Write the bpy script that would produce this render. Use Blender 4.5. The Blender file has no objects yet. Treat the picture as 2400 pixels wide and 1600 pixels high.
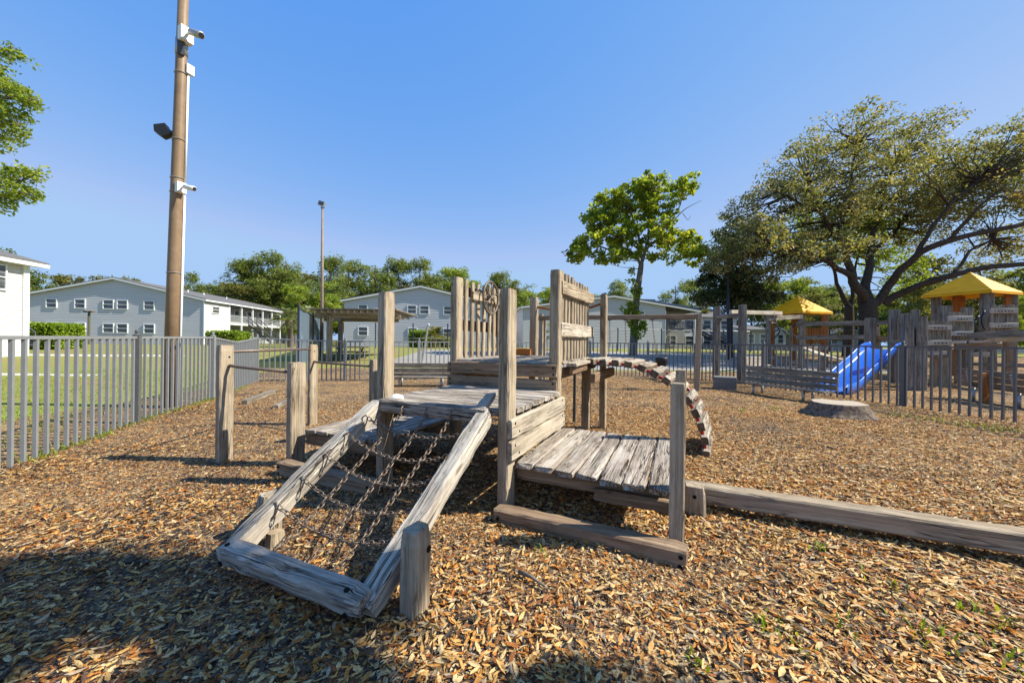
import bpy, bmesh, math, random
import numpy as np
from mathutils import Matrix, Vector, noise
R = math.radians
sc = bpy.context.scene
# ------------------------------------------------------------------ camera, world, sun, exposure
F_PX, ROLL, EYE = 877.0, 0.01136, 1.5          # focal length in 2400 px widths, small clockwise roll, eye height
cam = bpy.data.cameras.new('camera'); cam.sensor_width = 36; cam.lens = F_PX/2400*36
cam.clip_start = .05; cam.clip_end = 3000
co = bpy.data.objects.new('camera', cam); sc.collection.objects.link(co)
co.matrix_world = Matrix.Translation((0, 0, EYE)) @ Matrix.Rotation(R(90), 4, 'X') @ Matrix.Rotation(ROLL, 4, 'Z')
sc.camera = co
SUN_AZ, SUN_EL = R(92), R(43)                   # azimuth from +Y towards +X
w = bpy.data.worlds.new("World"); sc.world = w; w.use_nodes = True
wn = w.node_tree.nodes; wl = w.node_tree.links
sky = wn.new('ShaderNodeTexSky'); sky.sky_type = 'NISHITA'; sky.sun_disc = False
sky.sun_elevation = SUN_EL; sky.sun_rotation = SUN_AZ; sky.air_density = 1.0; sky.dust_density = .0; sky.ozone_density = 5.0; sky.altitude = 0
bg = wn['Background']; bg.inputs['Strength'].default_value = 0.15
hs = wn.new('ShaderNodeHueSaturation'); hs.inputs['Saturation'].default_value = 1.0; wl.new(sky.outputs[0], hs.inputs['Color'])
sp = wn.new('ShaderNodeSeparateColor'); cb0 = wn.new('ShaderNodeCombineColor'); wl.new(hs.outputs[0], sp.inputs[0])
for i, (k, e, mx) in enumerate(((.78, 1.25, 1.52), (1.17, .54, 2.32), (3.05, .08, 9))):     # deeper, more even blue than the raw model sky
    pw = wn.new('ShaderNodeMath'); pw.operation = 'POWER'; wl.new(sp.outputs[i], pw.inputs[0]); pw.inputs[1].default_value = e
    ml = wn.new('ShaderNodeMath'); ml.operation = 'MULTIPLY'; wl.new(pw.outputs[0], ml.inputs[0]); ml.inputs[1].default_value = k
    mn = wn.new('ShaderNodeMath'); mn.operation = 'MINIMUM'; wl.new(ml.outputs[0], mn.inputs[0]); mn.inputs[1].default_value = mx; wl.new(mn.outputs[0], cb0.inputs[i])
wl.new(cb0.outputs[0], bg.inputs[0])
sl = bpy.data.lights.new('sun', 'SUN'); sl.energy = 5.0; sl.angle = R(.5); sl.color = (1, .935, .79)
so = bpy.data.objects.new('sun', sl); sc.collection.objects.link(so)
sdir = Vector((math.sin(SUN_AZ)*math.cos(SUN_EL), math.cos(SUN_AZ)*math.cos(SUN_EL), math.sin(SUN_EL)))
so.rotation_euler = sdir.to_track_quat('Z', 'Y').to_euler(); so.location = (20, 0, 20)
sc.view_settings.view_transform = 'Standard'; sc.view_settings.look = 'None'
sc.view_settings.exposure = 0.8; sc.view_settings.gamma = 1
sc.cycles.max_bounces = 6; sc.cycles.diffuse_bounces = 3; sc.cycles.transparent_max_bounces = 8

# ------------------------------------------------------------------ survey helpers (measured points -> metres)
def ray(u, v):
    U, V = u-1200, v-800
    return Vector(((U*math.cos(ROLL)+V*math.sin(ROLL))/F_PX, 1, -(-U*math.sin(ROLL)+V*math.cos(ROLL))/F_PX))
def sst(x): x = min(1, max(0, x)); return x*x*(3-2*x)
def gh(x, y): return .72*sst((y-15)/24)           # the site rises gently away from the playground
def at(u, v, y): r = ray(u, v); return Vector((0, 0, EYE))+r*y
def gp(u, v):
    r = ray(u, v); z = 0.
    for _ in range(40):
        t = (z-EYE)/r.z if r.z < -1e-4 else 80
        t = min(t, 80); z = .5*z+.5*gh(r.x*t, t)
    return Vector((r.x*t, t, gh(r.x*t, t)))
def g_at(u, y): p = at(u, 800, y); return Vector((p.x, y, gh(p.x, y)))
def zv(y, v, u=1200): return at(u, v, y).z
YA = .4163
AX = Vector((math.cos(YA), -math.sin(YA), 0)); BX = Vector((math.sin(YA), math.cos(YA), 0))
def S(a, b, z=0): return AX*a+BX*b+Vector((0, 0, z))      # the climber's own axes

# ------------------------------------------------------------------ object helpers
WM = {}
def link(o, M, parent=None):
    sc.collection.objects.link(o)
    if parent is not None:
        o.parent = parent; o.matrix_basis = WM[parent.name].inverted() @ M
    else: o.matrix_basis = M
    WM[o.name] = M.copy(); return o
def tag(o, label=None, cat=None, group=None, kind=None):
    if label: o['label'] = label
    if cat: o['category'] = cat
    if group: o['group'] = group
    if kind: o['kind'] = kind
    return o
def thing(name, label, cat, loc=(0, 0, 0), rz=0, group=None):
    o = bpy.data.objects.new(name, None); o.empty_display_size = .2
    link(o, Matrix.Translation(loc) @ Matrix.Rotation(rz, 4, 'Z')); return tag(o, label, cat, group)
def mesh(name, vs, fs, mat, smooth=False):
    m = bpy.data.meshes.new(name); m.from_pydata([tuple(v) for v in vs], [], fs)
    for mm in (mat if isinstance(mat, (list, tuple)) else [mat]): m.materials.append(mm)
    if smooth: m.polygons.foreach_set('use_smooth', [True]*len(m.polygons))
    m.update(); return m
def obj(name, me, parent=None, M=None):
    return link(bpy.data.objects.new(name, me), M or (WM[parent.name] if parent else Matrix()), parent)
def np_mesh(name, V, Fq, mat, col=None, smooth=False):
    """V (n,3), Fq (m,k) numpy"""
    m = bpy.data.meshes.new(name); k = Fq.shape[1]
    m.vertices.add(len(V)); m.vertices.foreach_set('co', V.astype(np.float32).ravel())
    m.loops.add(Fq.size); m.loops.foreach_set('vertex_index', Fq.astype(np.int32).ravel())
    m.polygons.add(len(Fq)); m.polygons.foreach_set('loop_start', (np.arange(len(Fq))*k).astype(np.int32))
    m.polygons.foreach_set('loop_total', np.full(len(Fq), k, np.int32)) if False else None
    m.materials.append(mat)
    if smooth: m.polygons.foreach_set('use_smooth', np.ones(len(Fq), bool))
    m.update(calc_edges=True)
    if col is not None:
        a = m.attributes.new('tint', 'FLOAT', 'FACE'); a.data.foreach_set('value', col.astype(np.float32))
    return m
class G:                                            # collects simple solids into one mesh
    def __init__(s): s.v = []; s.f = []
    def add(s, vs, fs): n = len(s.v); s.v += [Vector(q) for q in vs]; s.f += [[i+n for i in f] for f in fs]; return s
    def box(s, c, d, M=None):
        M = M or Matrix(); hx, hy, hz = d[0]/2, d[1]/2, d[2]/2; c = Vector(c)
        vs = [M @ (c+Vector((x*hx, y*hy, z*hz))) for x in (-1, 1) for y in (-1, 1) for z in (-1, 1)]
        return s.add(vs, [[0, 1, 3, 2], [4, 6, 7, 5], [0, 4, 5, 1], [2, 3, 7, 6], [0, 2, 6, 4], [1, 5, 7, 3]])
    def bar(s, p, q, w, h, up=(0, 0, 1)):
        p, q = Vector(p), Vector(q); M = frame(p, q, up); L = (q-p).length
        return s.box((L/2, 0, 0), (L, w, h), M)
    def tube(s, pts, r, n=8, cap=True, closed=False):
        pts = [Vector(p) for p in pts]; N = len(pts); rs = r if isinstance(r, (list, tuple)) else [r]*N
        base = len(s.v); px = None
        for i, p in enumerate(pts):
            if closed: t = (pts[(i+1) % N]-pts[i-1])
            else: t = (pts[min(i+1, N-1)]-pts[max(i-1, 0)])
            t = t.normalized() if t.length > 1e-9 else Vector((0, 0, 1))
            if px is None: px = t.orthogonal().normalized()
            px = (px-t*px.dot(t)); px = px.normalized() if px.length > 1e-6 else t.orthogonal().normalized()
            py = t.cross(px)
            for k in range(n):
                a = 2*math.pi*k/n; s.v.append(p+(px*math.cos(a)+py*math.sin(a))*rs[i])
        for i in range(N if closed else N-1):
            j = (i+1) % N
            for k in range(n):
                s.f.append([base+i*n+k, base+i*n+(k+1) % n, base+j*n+(k+1) % n, base+j*n+k])
        if cap and not closed:
            s.f.append([base+k for k in range(n)][::-1]); s.f.append([base+(N-1)*n+k for k in range(n)])
        return s
    def prism(s, poly, ext):                        # poly: list of points, ext: vector
        n = len(poly); e = Vector(ext); vs = [Vector(p) for p in poly]+[Vector(p)+e for p in poly]
        return s.add(vs, [list(range(n))[::-1], list(range(n, 2*n))]+[[i, (i+1) % n, n+(i+1) % n, n+i] for i in range(n)])
    def sphere(s, c, r, n=10, m=6, sc_=(1, 1, 1)):
        c = Vector(c); vs = [c+Vector((0, 0, -r*sc_[2]))]
        for i in range(1, m):
            th = math.pi*i/m-math.pi/2
            for k in range(n):
                a = 2*math.pi*k/n; vs.append(c+Vector((math.cos(a)*math.cos(th)*r*sc_[0], math.sin(a)*math.cos(th)*r*sc_[1], math.sin(th)*r*sc_[2])))
        vs.append(c+Vector((0, 0, r*sc_[2]))); fs = [[0, 1+(k+1) % n, 1+k] for k in range(n)]
        for i in range(m-2):
            for k in range(n): fs.append([1+i*n+k, 1+i*n+(k+1) % n, 1+(i+1)*n+(k+1) % n, 1+(i+1)*n+k])
        l = len(vs)-1; fs += [[l, 1+(m-2)*n+k, 1+(m-2)*n+(k+1) % n] for k in range(n)]
        return s.add(vs, fs)
    def make(s, name, mat, parent=None, M=None, smooth=False):
        M = M or (WM[parent.name] if parent else Matrix()); I = M.inverted()
        return obj(name, mesh(name, [I @ v for v in s.v], s.f, mat, smooth), parent, M)
def frame(p, q, up=(0, 0, 1)):
    x = (Vector(q)-Vector(p)).normalized(); z = Vector(up); z = z-x*z.dot(x)
    z = x.orthogonal() if z.length < 1e-4 else z; z.normalize(); y = z.cross(x)
    M = Matrix((x, y, z)).transposed().to_4x4(); M.translation = Vector(p); return M
def dup(root, M, label=None, group=None):           # copies a thing with its parts and sub-parts
    def cp(o, parent, Mw=None):
        c = o.copy(); sc.collection.objects.link(c)
        if parent is None: c.matrix_basis = Mw
        else: c.parent = parent
        for ch in kids.get(o.name, []): cp(ch, c)
        return c
    kids = {}
    for q in sc.objects:
        if q.parent: kids.setdefault(q.parent.name, []).append(q)
    c = cp(root, None, M); WM[c.name] = M.copy()
    if label: c['label'] = label
    if group: c['group'] = group
    return c

# ------------------------------------------------------------------ materials
def nodes(name, rough=.8, spec=.3):
    m = bpy.data.materials.new(name); m.use_nodes = True; nt = m.node_tree; b = nt.nodes['Principled BSDF']
    b.inputs['Roughness'].default_value = rough; b.inputs['Specular IOR Level'].default_value = spec
    return m, nt, b
def N(nt, t, **kw):
    n = nt.nodes.new(t)
    for k, v in kw.items():
        if k.startswith('i_'): n.inputs[int(k[2:]) if k[2:].isdigit() else k[2:]].default_value = v
        else: setattr(n, k, v)
    return n
def ramp(nt, fac, stops):
    r = nt.nodes.new('ShaderNodeValToRGB'); e = r.color_ramp.elements
    while len(e) < len(stops): e.new(.5)
    for i, (p, c) in enumerate(stops): e[i].position = p; e[i].color = (*c, 1) if len(c) == 3 else c
    nt.links.new(fac, r.inputs[0]); return r.outputs[0]
def mixc(nt, f, a, b, blend='MIX'):
    m = nt.nodes.new('ShaderNodeMix'); m.data_type = 'RGBA'; m.blend_type = blend
    for s, val in ((m.inputs[0], f), (m.inputs[6], a), (m.inputs[7], b)):
        if isinstance(val, (int, float)): s.default_value = val
        elif isinstance(val, tuple): s.default_value = (*val, 1)
        else: nt.links.new(val, s)
    return m.outputs[2]
def bump(nt, b, h, strength=.5, dist=.01):
    n = nt.nodes.new('ShaderNodeBump'); n.inputs['Strength'].default_value = strength; n.inputs['Distance'].default_value = dist
    nt.links.new(h, n.inputs['Height']); nt.links.new(n.outputs[0], b.inputs['Normal'])
def math_(nt, op, a, b=None, c=None):
    n = nt.nodes.new('ShaderNodeMath'); n.operation = op
    for i, v in enumerate((a, b, c)):
        if v is None: continue
        if isinstance(v, (int, float)): n.inputs[i].default_value = v
        else: nt.links.new(v, n.inputs[i])
    return n.outputs[0]
def coords(nt, scale=(1, 1, 1), rnd=True, kind='Object'):
    tc = nt.nodes.new('ShaderNodeTexCoord'); mp = nt.nodes.new('ShaderNodeMapping'); mp.inputs['Scale'].default_value = scale
    if rnd:
        oi = nt.nodes.new('ShaderNodeObjectInfo'); a = N(nt, 'ShaderNodeVectorMath', operation='ADD')
        cx = N(nt, 'ShaderNodeCombineXYZ')
        for i, k in enumerate((37., 11., 23.)): nt.links.new(math_(nt, 'MULTIPLY', oi.outputs['Random'], k), cx.inputs[i])
        nt.links.new(tc.outputs[kind], a.inputs[0]); nt.links.new(cx.outputs[0], a.inputs[1]); nt.links.new(a.outputs[0], mp.inputs[0])
    else: nt.links.new(tc.outputs[kind], mp.inputs[0])
    return mp.outputs[0]
def nz(nt, vec, scale=1, detail=4, rough=.6, dist=0):
    n = N(nt, 'ShaderNodeTexNoise'); n.inputs['Scale'].default_value = scale; n.inputs['Detail'].default_value = detail
    n.inputs['Roughness'].default_value = rough; n.inputs['Distortion'].default_value = dist
    nt.links.new(vec, n.inputs['Vector']); return n.outputs['Fac']
def wood(name, lo, hi, dark=(.045, .034, .027), crack=.6, warm=(.30, .17, .08), warmth=.35, bs=.7):
    m, nt, b = nodes(name, .9, .1)
    g1 = nz(nt, coords(nt, (1.1, 75, 75)), 1, 5, .7, .8)        # fibres along local X
    g0 = nz(nt, coords(nt, (.45, 14, 14)), 1, 3, .6, .5)        # growth bands
    g2 = nz(nt, coords(nt, (.7, 4, 4)), 1, 4, .65)              # broad weathering
    f = math_(nt, 'ADD', math_(nt, 'MULTIPLY', g1, .55), math_(nt, 'MULTIPLY', g0, .45))
    c = ramp(nt, f, [(.35, tuple(x*.82 for x in lo)), (.44, lo), (.53, tuple((x+y)/2 for x, y in zip(lo, hi))), (.62, hi)])
    c = mixc(nt, math_(nt, 'MULTIPLY', ramp(nt, g2, [(.42, (0, 0, 0)), (.62, (1, 1, 1))]), warmth), c, warm)
    blot = ramp(nt, nz(nt, coords(nt, (2.2, 6, 6)), 1, 5, .7), [(.30, (.68, .66, .65)), (.5, (1.04, 1.04, 1.04))])
    c = mixc(nt, 1., c, blot, 'MULTIPLY')
    def iso(sc3, wd, lo_, hi_, dist=1.0):
        ck = nz(nt, coords(nt, sc3), 1, 2, .5, dist)
        cr = ramp(nt, ck, [(.5-wd, (0, 0, 0)), (.5, (1, 1, 1)), (.5+wd, (0, 0, 0))])
        return math_(nt, 'MULTIPLY', cr, ramp(nt, nz(nt, coords(nt, (1.1, 5, 5)), 1.3, 2), [(lo_, (0, 0, 0)), (hi_, (1, 1, 1))]))
    c1 = iso((.5, 12, 12), .020, .44, .54); c2 = iso((1.1, 44, 44), .040, .42, .54)
    cm = math_(nt, 'MINIMUM', math_(nt, 'ADD', math_(nt, 'MULTIPLY', c1, crack*1.1), math_(nt, 'MULTIPLY', c2, crack*.62)), 1.)
    c = mixc(nt, cm, c, dark)
    kn = N(nt, 'ShaderNodeTexVoronoi'); kn.inputs['Scale'].default_value = 1; nt.links.new(coords(nt, (1.4, 6, 6)), kn.inputs['Vector'])
    c = mixc(nt, math_(nt, 'MULTIPLY', ramp(nt, kn.outputs['Distance'], [(.06, (1, 1, 1)), (.12, (0, 0, 0))]), .75), c, tuple(x*.4 for x in warm))
    nt.links.new(c, b.inputs['Base Color'])
    h = math_(nt, 'SUBTRACT', math_(nt, 'MULTIPLY', g1, .6), math_(nt, 'MULTIPLY', cm, 1.6))
    bump(nt, b, h, bs, .009); return m
M_post = wood('weathered_post_wood', (.28, .225, .16), (.49, .41, .305), crack=.6, warmth=.3, warm=(.33, .23, .13))
M_grey = wood('weathered_grey_wood', (.27, .235, .195), (.56, .50, .43), crack=1.05, warmth=.3, warm=(.25, .17, .11), bs=1)
M_board = wood('pale_board_wood', (.34, .29, .22), (.56, .50, .40), crack=.6, warmth=.25, warm=(.36, .26, .17))
M_rail = wood('ramp_rail_wood', (.36, .325, .27), (.64, .58, .50), crack=1.1, warmth=.15, bs=1.1)
M_brown = wood('brown_board_wood', (.21, .15, .10), (.38, .29, .20), crack=.6, warmth=.5, warm=(.27, .16, .09))
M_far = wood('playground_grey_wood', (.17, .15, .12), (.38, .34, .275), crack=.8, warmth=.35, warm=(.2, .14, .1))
M_farlit = wood('pale_sunlit_wood', (.42, .37, .3), (.62, .56, .47), crack=.4, warmth=.2)  # paler copy of the playground wood; sunlight on the boards is in the colour
M_end = wood('dark_end_grain', (.10, .075, .055), (.20, .155, .115), crack=.8)
M_orange = wood('orange_cedar_wood', (.30, .11, .035), (.50, .22, .07), crack=.3, warmth=.3, warm=(.35, .13, .04))
M_bridge = wood('bridge_slat_wood', (.27, .235, .19), (.50, .45, .38), crack=.9, warmth=.25, bs=1.2)
def plain(name, c, rough=.5, spec=.4, metal=0, nscale=0, namt=.15, bmp=0, c2=None):
    m, nt, b = nodes(name, rough, spec); b.inputs['Metallic'].default_value = metal
    if nscale:
        n = nz(nt, coords(nt, (nscale,)*3), 1, 5, .65); c2 = c2 or tuple(x*(1-namt) for x in c)
        nt.links.new(ramp(nt, n, [(.35, c2), (.65, c)]), b.inputs['Base Color'])
        if bmp: bump(nt, b, n, bmp, .01)
    else: b.inputs['Base Color'].default_value = (*c, 1)
    return m
M_fence = plain('grey_powder_coat', (.22, .23, .235), .45, .4, 0, 9, .12)
M_fence2 = plain('dark_grey_powder_coat', (.11, .112, .118), .45, .4, 0, 9, .12)
M_bar = plain('rusty_pipe', (.19, .14, .11), .45, .5, .3, 30, .4)
M_chain = plain('rusty_chain_steel', (.28, .225, .175), .45, .5, .4, 60, .5, c2=(.12, .07, .04))
M_red = plain('red_pipe_coating', (.40, .02, .018), .35, .5, 0, 20, .3)
M_wheel = plain('bronze_plastic', (.15, .115, .08), .5, .4, 0, 20, .2)
M_black = plain('black_rubber', (.015, .016, .02), .5, .4)
M_holeshade = plain('bolt_hole_shade', (.012, .01, .009), .8, .1)  # near-black colour in place of the shade down the bolt holes
M_blue = plain('blue_slide_plastic', (.015, .13, .62), .22, .55, 0, 2, .12)
M_yellow = plain('yellow_roof_plastic', (.84, .40, .006), .6, .25, 0, 2, .18)
M_pole = plain('brown_painted_steel', (.25, .17, .10), .5, .35, 0, 5, .18, c2=(.20, .13, .075))
M_white = plain('white_plastic', (.78, .78, .76), .4, .4, 0, 8, .06)
M_dk = plain('dark_grey_metal', (.05, .055, .065), .4, .5)
M_steel = plain('galvanised_steel', (.42, .42, .41), .4, .5, .5, 20, .2)
M_conc = plain('concrete', (.20, .19, .175), .9, .2, 0, 12, .25, .4)
M_trim = plain('white_trim_paint', (.72, .74, .76), .5, .3, 0, 4, .06)
M_roof = plain('grey_shingle', (.17, .165, .165), .9, .2, 0, 7, .4, .5)
M_roofblue = plain('blue_grey_metal_roof', (.17, .21, .27), .6, .3, 0, 2, .15)
M_navy = plain('navy_steel', (.015, .02, .045), .45, .4)
def siding(name, c):
    m, nt, b = nodes(name, .7, .2); n = nz(nt, coords(nt, (.35, .35, 6), False), 1, 4)
    nt.links.new(ramp(nt, n, [(.3, tuple(x*.9 for x in c)), (.7, c)]), b.inputs['Base Color']); return m
M_sideblue = siding('blue_grey_siding', (.52, .53, .56))
M_sidewhite = siding('white_siding', (.62, .61, .60))
M_sidedk = siding('grey_siding', (.36, .37, .38))
m_, nt_, b_ = nodes('window_glass', .12, .7)
nt_.links.new(ramp(nt_, nz(nt_, coords(nt_, (.6, .6, 9)), 1, 2), [(.4, (.03, .035, .04)), (.6, (.13, .14, .15))]), b_.inputs['Base Color']); M_glass = m_

def leafmat(name, stops, trans=.35, rough=.55):
    m = bpy.data.materials.new(name); m.use_nodes = True; nt = m.node_tree; b = nt.nodes['Principled BSDF']
    b.inputs['Roughness'].default_value = rough; b.inputs['Specular IOR Level'].default_value = .25
    a = N(nt, 'ShaderNodeAttribute', attribute_name='tint'); c = ramp(nt, a.outputs['Fac'], stops)
    nt.links.new(c, b.inputs['Base Color'])
    if trans:
        t = N(nt, 'ShaderNodeBsdfTranslucent'); nt.links.new(mixc(nt, 1., c, (1.25, 1.2, .5), 'MULTIPLY'), t.inputs[0])
        mx = N(nt, 'ShaderNodeMixShader'); mx.inputs[0].default_value = trans
        nt.links.new(b.outputs[0], mx.inputs[1]); nt.links.new(t.outputs[0], mx.inputs[2])
        nt.links.new(mx.outputs[0], nt.nodes['Material Output'].inputs[0])
    return m
L_oak = leafmat('oak_leaves', [(0, (.10, .11, .04)), (.45, (.22, .225, .085)), (.75, (.33, .31, .14)), (1, (.44, .33, .17))], .45)
L_syc = leafmat('sycamore_leaves', [(0, (.12, .18, .025)), (.5, (.28, .36, .04)), (1, (.50, .50, .08))], .5)
L_mag = leafmat('magnolia_leaves', [(0, (.035, .055, .02)), (.7, (.10, .13, .045)), (1, (.26, .17, .07))], .2, .35)
L_pine = leafmat('pine_needles', [(0, (.08, .12, .035)), (.6, (.20, .25, .065)), (1, (.34, .36, .11))], .45)
L_brt = leafmat('bright_leaves', [(0, (.12, .18, .03)), (.6, (.28, .36, .05)), (1, (.45, .48, .10))], .5)
L_yel = leafmat('olive_leaves', [(0, (.08, .09, .025)), (.6, (.19, .19, .05)), (1, (.30, .27, .08))])
L_hedge = leafmat('hedge_leaves', [(0, (.08, .15, .012)), (.6, (.24, .36, .02)), (1, (.42, .48, .03))])
L_palm = leafmat('palm_leaves', [(0, (.12, .15, .07)), (1, (.32, .34, .17))])
M_bark = plain('oak_bark', (.10, .08, .065), .95, .1, 0, 9, .5, .9, c2=(.045, .036, .03))
M_barkp = plain('pine_bark', (.17, .13, .10), .95, .1, 0, 5, .4, .6)
M_barks = plain('sycamore_bark', (.22, .19, .15), .9, .1, 0, 6, .45, .5)

def vary(m):
    nt = m.node_tree; b = nt.nodes['Principled BSDF']; src = b.inputs['Base Color'].links[0].from_socket
    v = ramp(nt, nz(nt, coords(nt, (1, 1, 1), False), 95, 3, .7), [(.34, (.45, .42, .40)), (.55, (1.08, 1.05, 1.0))])
    nt.links.new(mixc(nt, 1., src, v, 'MULTIPLY'), b.inputs['Base Color'])
def litter_mat():
    m = leafmat('dry_leaf', [(0, (.03, .026, .024)), (.14, (.11, .075, .05)), (.24, (.28, .10, .03)), (.38, (.52, .20, .035)), (.51, (.58, .32, .09)),
                             (.70, (.64, .44, .18)), (.88, (.70, .53, .29)), (1, (.34, .27, .20))], .12, .6)
    return m
M_leaf = litter_mat(); vary(M_leaf)
# ground: mulch of chips and leaves
m_, nt_, b_ = nodes('mulch', .95, .1)
tc_ = coords(nt_, (1, 1, 1), False, 'Object')
def vor(sc3, warp=.5):
    mp = N(nt_, 'ShaderNodeMapping'); mp.inputs['Scale'].default_value = sc3; nt_.links.new(tc_, mp.inputs[0])
    v = N(nt_, 'ShaderNodeTexVoronoi'); v.inputs['Scale'].default_value = 1; v.inputs['Randomness'].default_value = 1
    nt_.links.new(mp.outputs[0], v.inputs['Vector']); return v
v1 = vor((34, 62, 40)); v2 = vor((58, 30, 40))
big = nz(nt_, tc_, .55, 4, .6); med = nz(nt_, tc_, 3.2, 3, .6)
sep1 = N(nt_, 'ShaderNodeSeparateColor'); nt_.links.new(v1.outputs['Color'], sep1.inputs[0])
sep2 = N(nt_, 'ShaderNodeSeparateColor'); nt_.links.new(v2.outputs['Color'], sep2.inputs[0])
leafc = ramp(nt_, sep1.outputs[0], [(0, (.05, .035, .025)), (.18, (.16, .09, .045)), (.4, (.36, .16, .055)), (.6, (.44, .27, .11)), (.82, (.50, .38, .2)), (1, (.30, .24, .17))])
darkc = ramp(nt_, sep2.outputs[0], [(0, (.02, .018, .018)), (.45, (.06, .05, .045)), (.75, (.13, .10, .08)), (1, (.30, .2, .12))])
dens = ramp(nt_, math_(nt_, 'ADD', math_(nt_, 'MULTIPLY', big, .6), math_(nt_, 'ADD', math_(nt_, 'MULTIPLY', med, .4), math_(nt_, 'MULTIPLY', sep2.outputs[1], .25))), [(.5, (0, 0, 0)), (.68, (1, 1, 1))])
cc = mixc(nt_, dens, darkc, leafc)
edge = math_(nt_, 'MULTIPLY', math_(nt_, 'ADD', v1.outputs['Distance'], v2.outputs['Distance']), 1.0)
nt_.links.new(cc, b_.inputs['Base Color']); bump(nt_, b_, math_(nt_, 'ADD', edge, sep1.outputs[2]), .9, .012)
M_mulch = m_
def groundmat(name, stops, s1=1.2, s2=25, bs=.5, extra=None):
    m, nt, b = nodes(name, .95, .1); t = coords(nt, (1, 1, 1), False)
    f = math_(nt, 'ADD', math_(nt, 'MULTIPLY', nz(nt, t, s1, 4), .55), math_(nt, 'MULTIPLY', nz(nt, t, s2, 3, .7), .45))
    c = ramp(nt, f, stops); nt.links.new(c, b.inputs['Base Color']); bump(nt, b, nz(nt, t, s2*2, 3), bs, .02); return m
M_lawn = groundmat('lawn_grass', [(.38, (.27, .17, .08)), (.46, (.25, .22, .075)), (.55, (.20, .23, .05)), (.68, (.28, .30, .08))], .45, 14, .8)
M_court = groundmat('court_asphalt', [(.3, (.25, .24, .225)), (.7, (.32, .305, .285))], .6, 60, .2)
M_path = groundmat('concrete_path', [(.3, (.46, .42, .36)), (.7, (.58, .54, .47))], 1, 40, .2)

# ------------------------------------------------------------------ ground
def lx_fence(y):                                     # x of the left fence at depth y
    P = [(-6, -1.6), (4.22, -5.65), (6.58, -6.59), (9.26, -7.40), (11.06, -8.1), (13.2, -9.0), (16, -10.0), (100, -10)]
    for (y0, x0), (y1, x1) in zip(P, P[1:]):
        if y <= y1: return x0+(x1-x0)*(y-y0)/(y1-y0)
    return -10
def region(x, y):
    wob = .35*noise.noise(Vector((x*.5, y*.5, 3)))+.2*noise.noise(Vector((x*1.7, y*1.7, 1)))
    if -7.8 < x < 21 and 19.6 < y < 34.5: return 'court'
    if x < lx_fence(y)-.9-1.2*wob:
        pa = (x+26)*.05
        if y > 12 and x < -16+wob*.1 and abs(y-(14.2+pa)) < .45: return 'path'
        if y > 20 and x < -22 and abs(y-(25+pa)) < .6: return 'path'
        return 'lawn'
    if y < 19.2+wob*.6: return 'mulch'
    if x > 21 and y < 33+3*wob: return 'mulch'
    return 'lawn'
def micro(x, y):
    e = min(1, max(0, min(x+9, 9-x, y-.2, 11-y)))
    p = Vector((x, y, 0))
    return e*(.016*noise.noise(p*1.3)+.008*noise.noise(p*4)+.006*noise.noise(p*11))
def grid(x0, x1, y0, y1, s, fz, hole=None):
    nx, ny = round((x1-x0)/s), round((y1-y0)/s); cells = {}
    for i in range(nx):
        for j in range(ny):
            cx, cy = x0+(i+.5)*s, y0+(j+.5)*s
            if hole and hole[0] < cx < hole[1] and hole[2] < cy < hole[3]: continue
            cells.setdefault(region(cx, cy) if fz != micro else 'mulch', []).append((i, j))
    out = {}
    for k, cs in cells.items():
        ids = {}; vs = []; fs = []
        def vid(i, j):
            if (i, j) not in ids: ids[(i, j)] = len(vs); x, y = x0+i*s, y0+j*s; vs.append((x, y, fz(x, y)))
            return ids[(i, j)]
        for i, j in cs: fs.append([vid(i, j), vid(i+1, j), vid(i+1, j+1), vid(i, j+1)])
        out[k] = (vs, fs)
    return out
near = grid(-9, 9, .2, 11, .06, micro)
far = grid(-63, 72, -9.8, 79.6, .4, gh, (-9, 9, .2, 11))
GM = {'mulch': M_mulch, 'lawn': M_lawn, 'court': M_court, 'path': M_path}
NM = {'mulch': 'mulch_ground', 'lawn': 'lawn', 'court': 'court_pavement', 'path': 'path'}
for k, (vs, fs) in far.items():
    if k == 'mulch':                                 # the finely modelled near part and the wide part are one ground
        v2_, f2_ = near['mulch']; n = len(vs); vs = vs+v2_; fs = fs+[[i+n for i in f] for f in f2_]
    tag(obj(NM[k], mesh(NM[k], vs, fs, GM[k], True)), kind='structure')
# cover the seam of the fine patch and everything out to the horizon
def ring(x0, x1, y0, y1, X, z): return [(-X, -X, z), (X, -X, z), (X, X, z), (-X, X, z), (x0, y0, z), (x1, y0, z), (x1, y1, z), (x0, y1, z)]
vs = [(-63, -9.8, 0), (72.2, -9.8, 0), (72.2, 79.8, .72), (-63, 79.8, .72), (-900, -900, 0), (900, -900, 0), (900, 900, .72), (-900, 900, .72)]
tag(obj('land', mesh('land', vs, [[0, 4, 5, 1], [1, 5, 6, 2], [2, 6, 7, 3], [3, 7, 4, 0]], M_lawn)), kind='structure')

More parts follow.
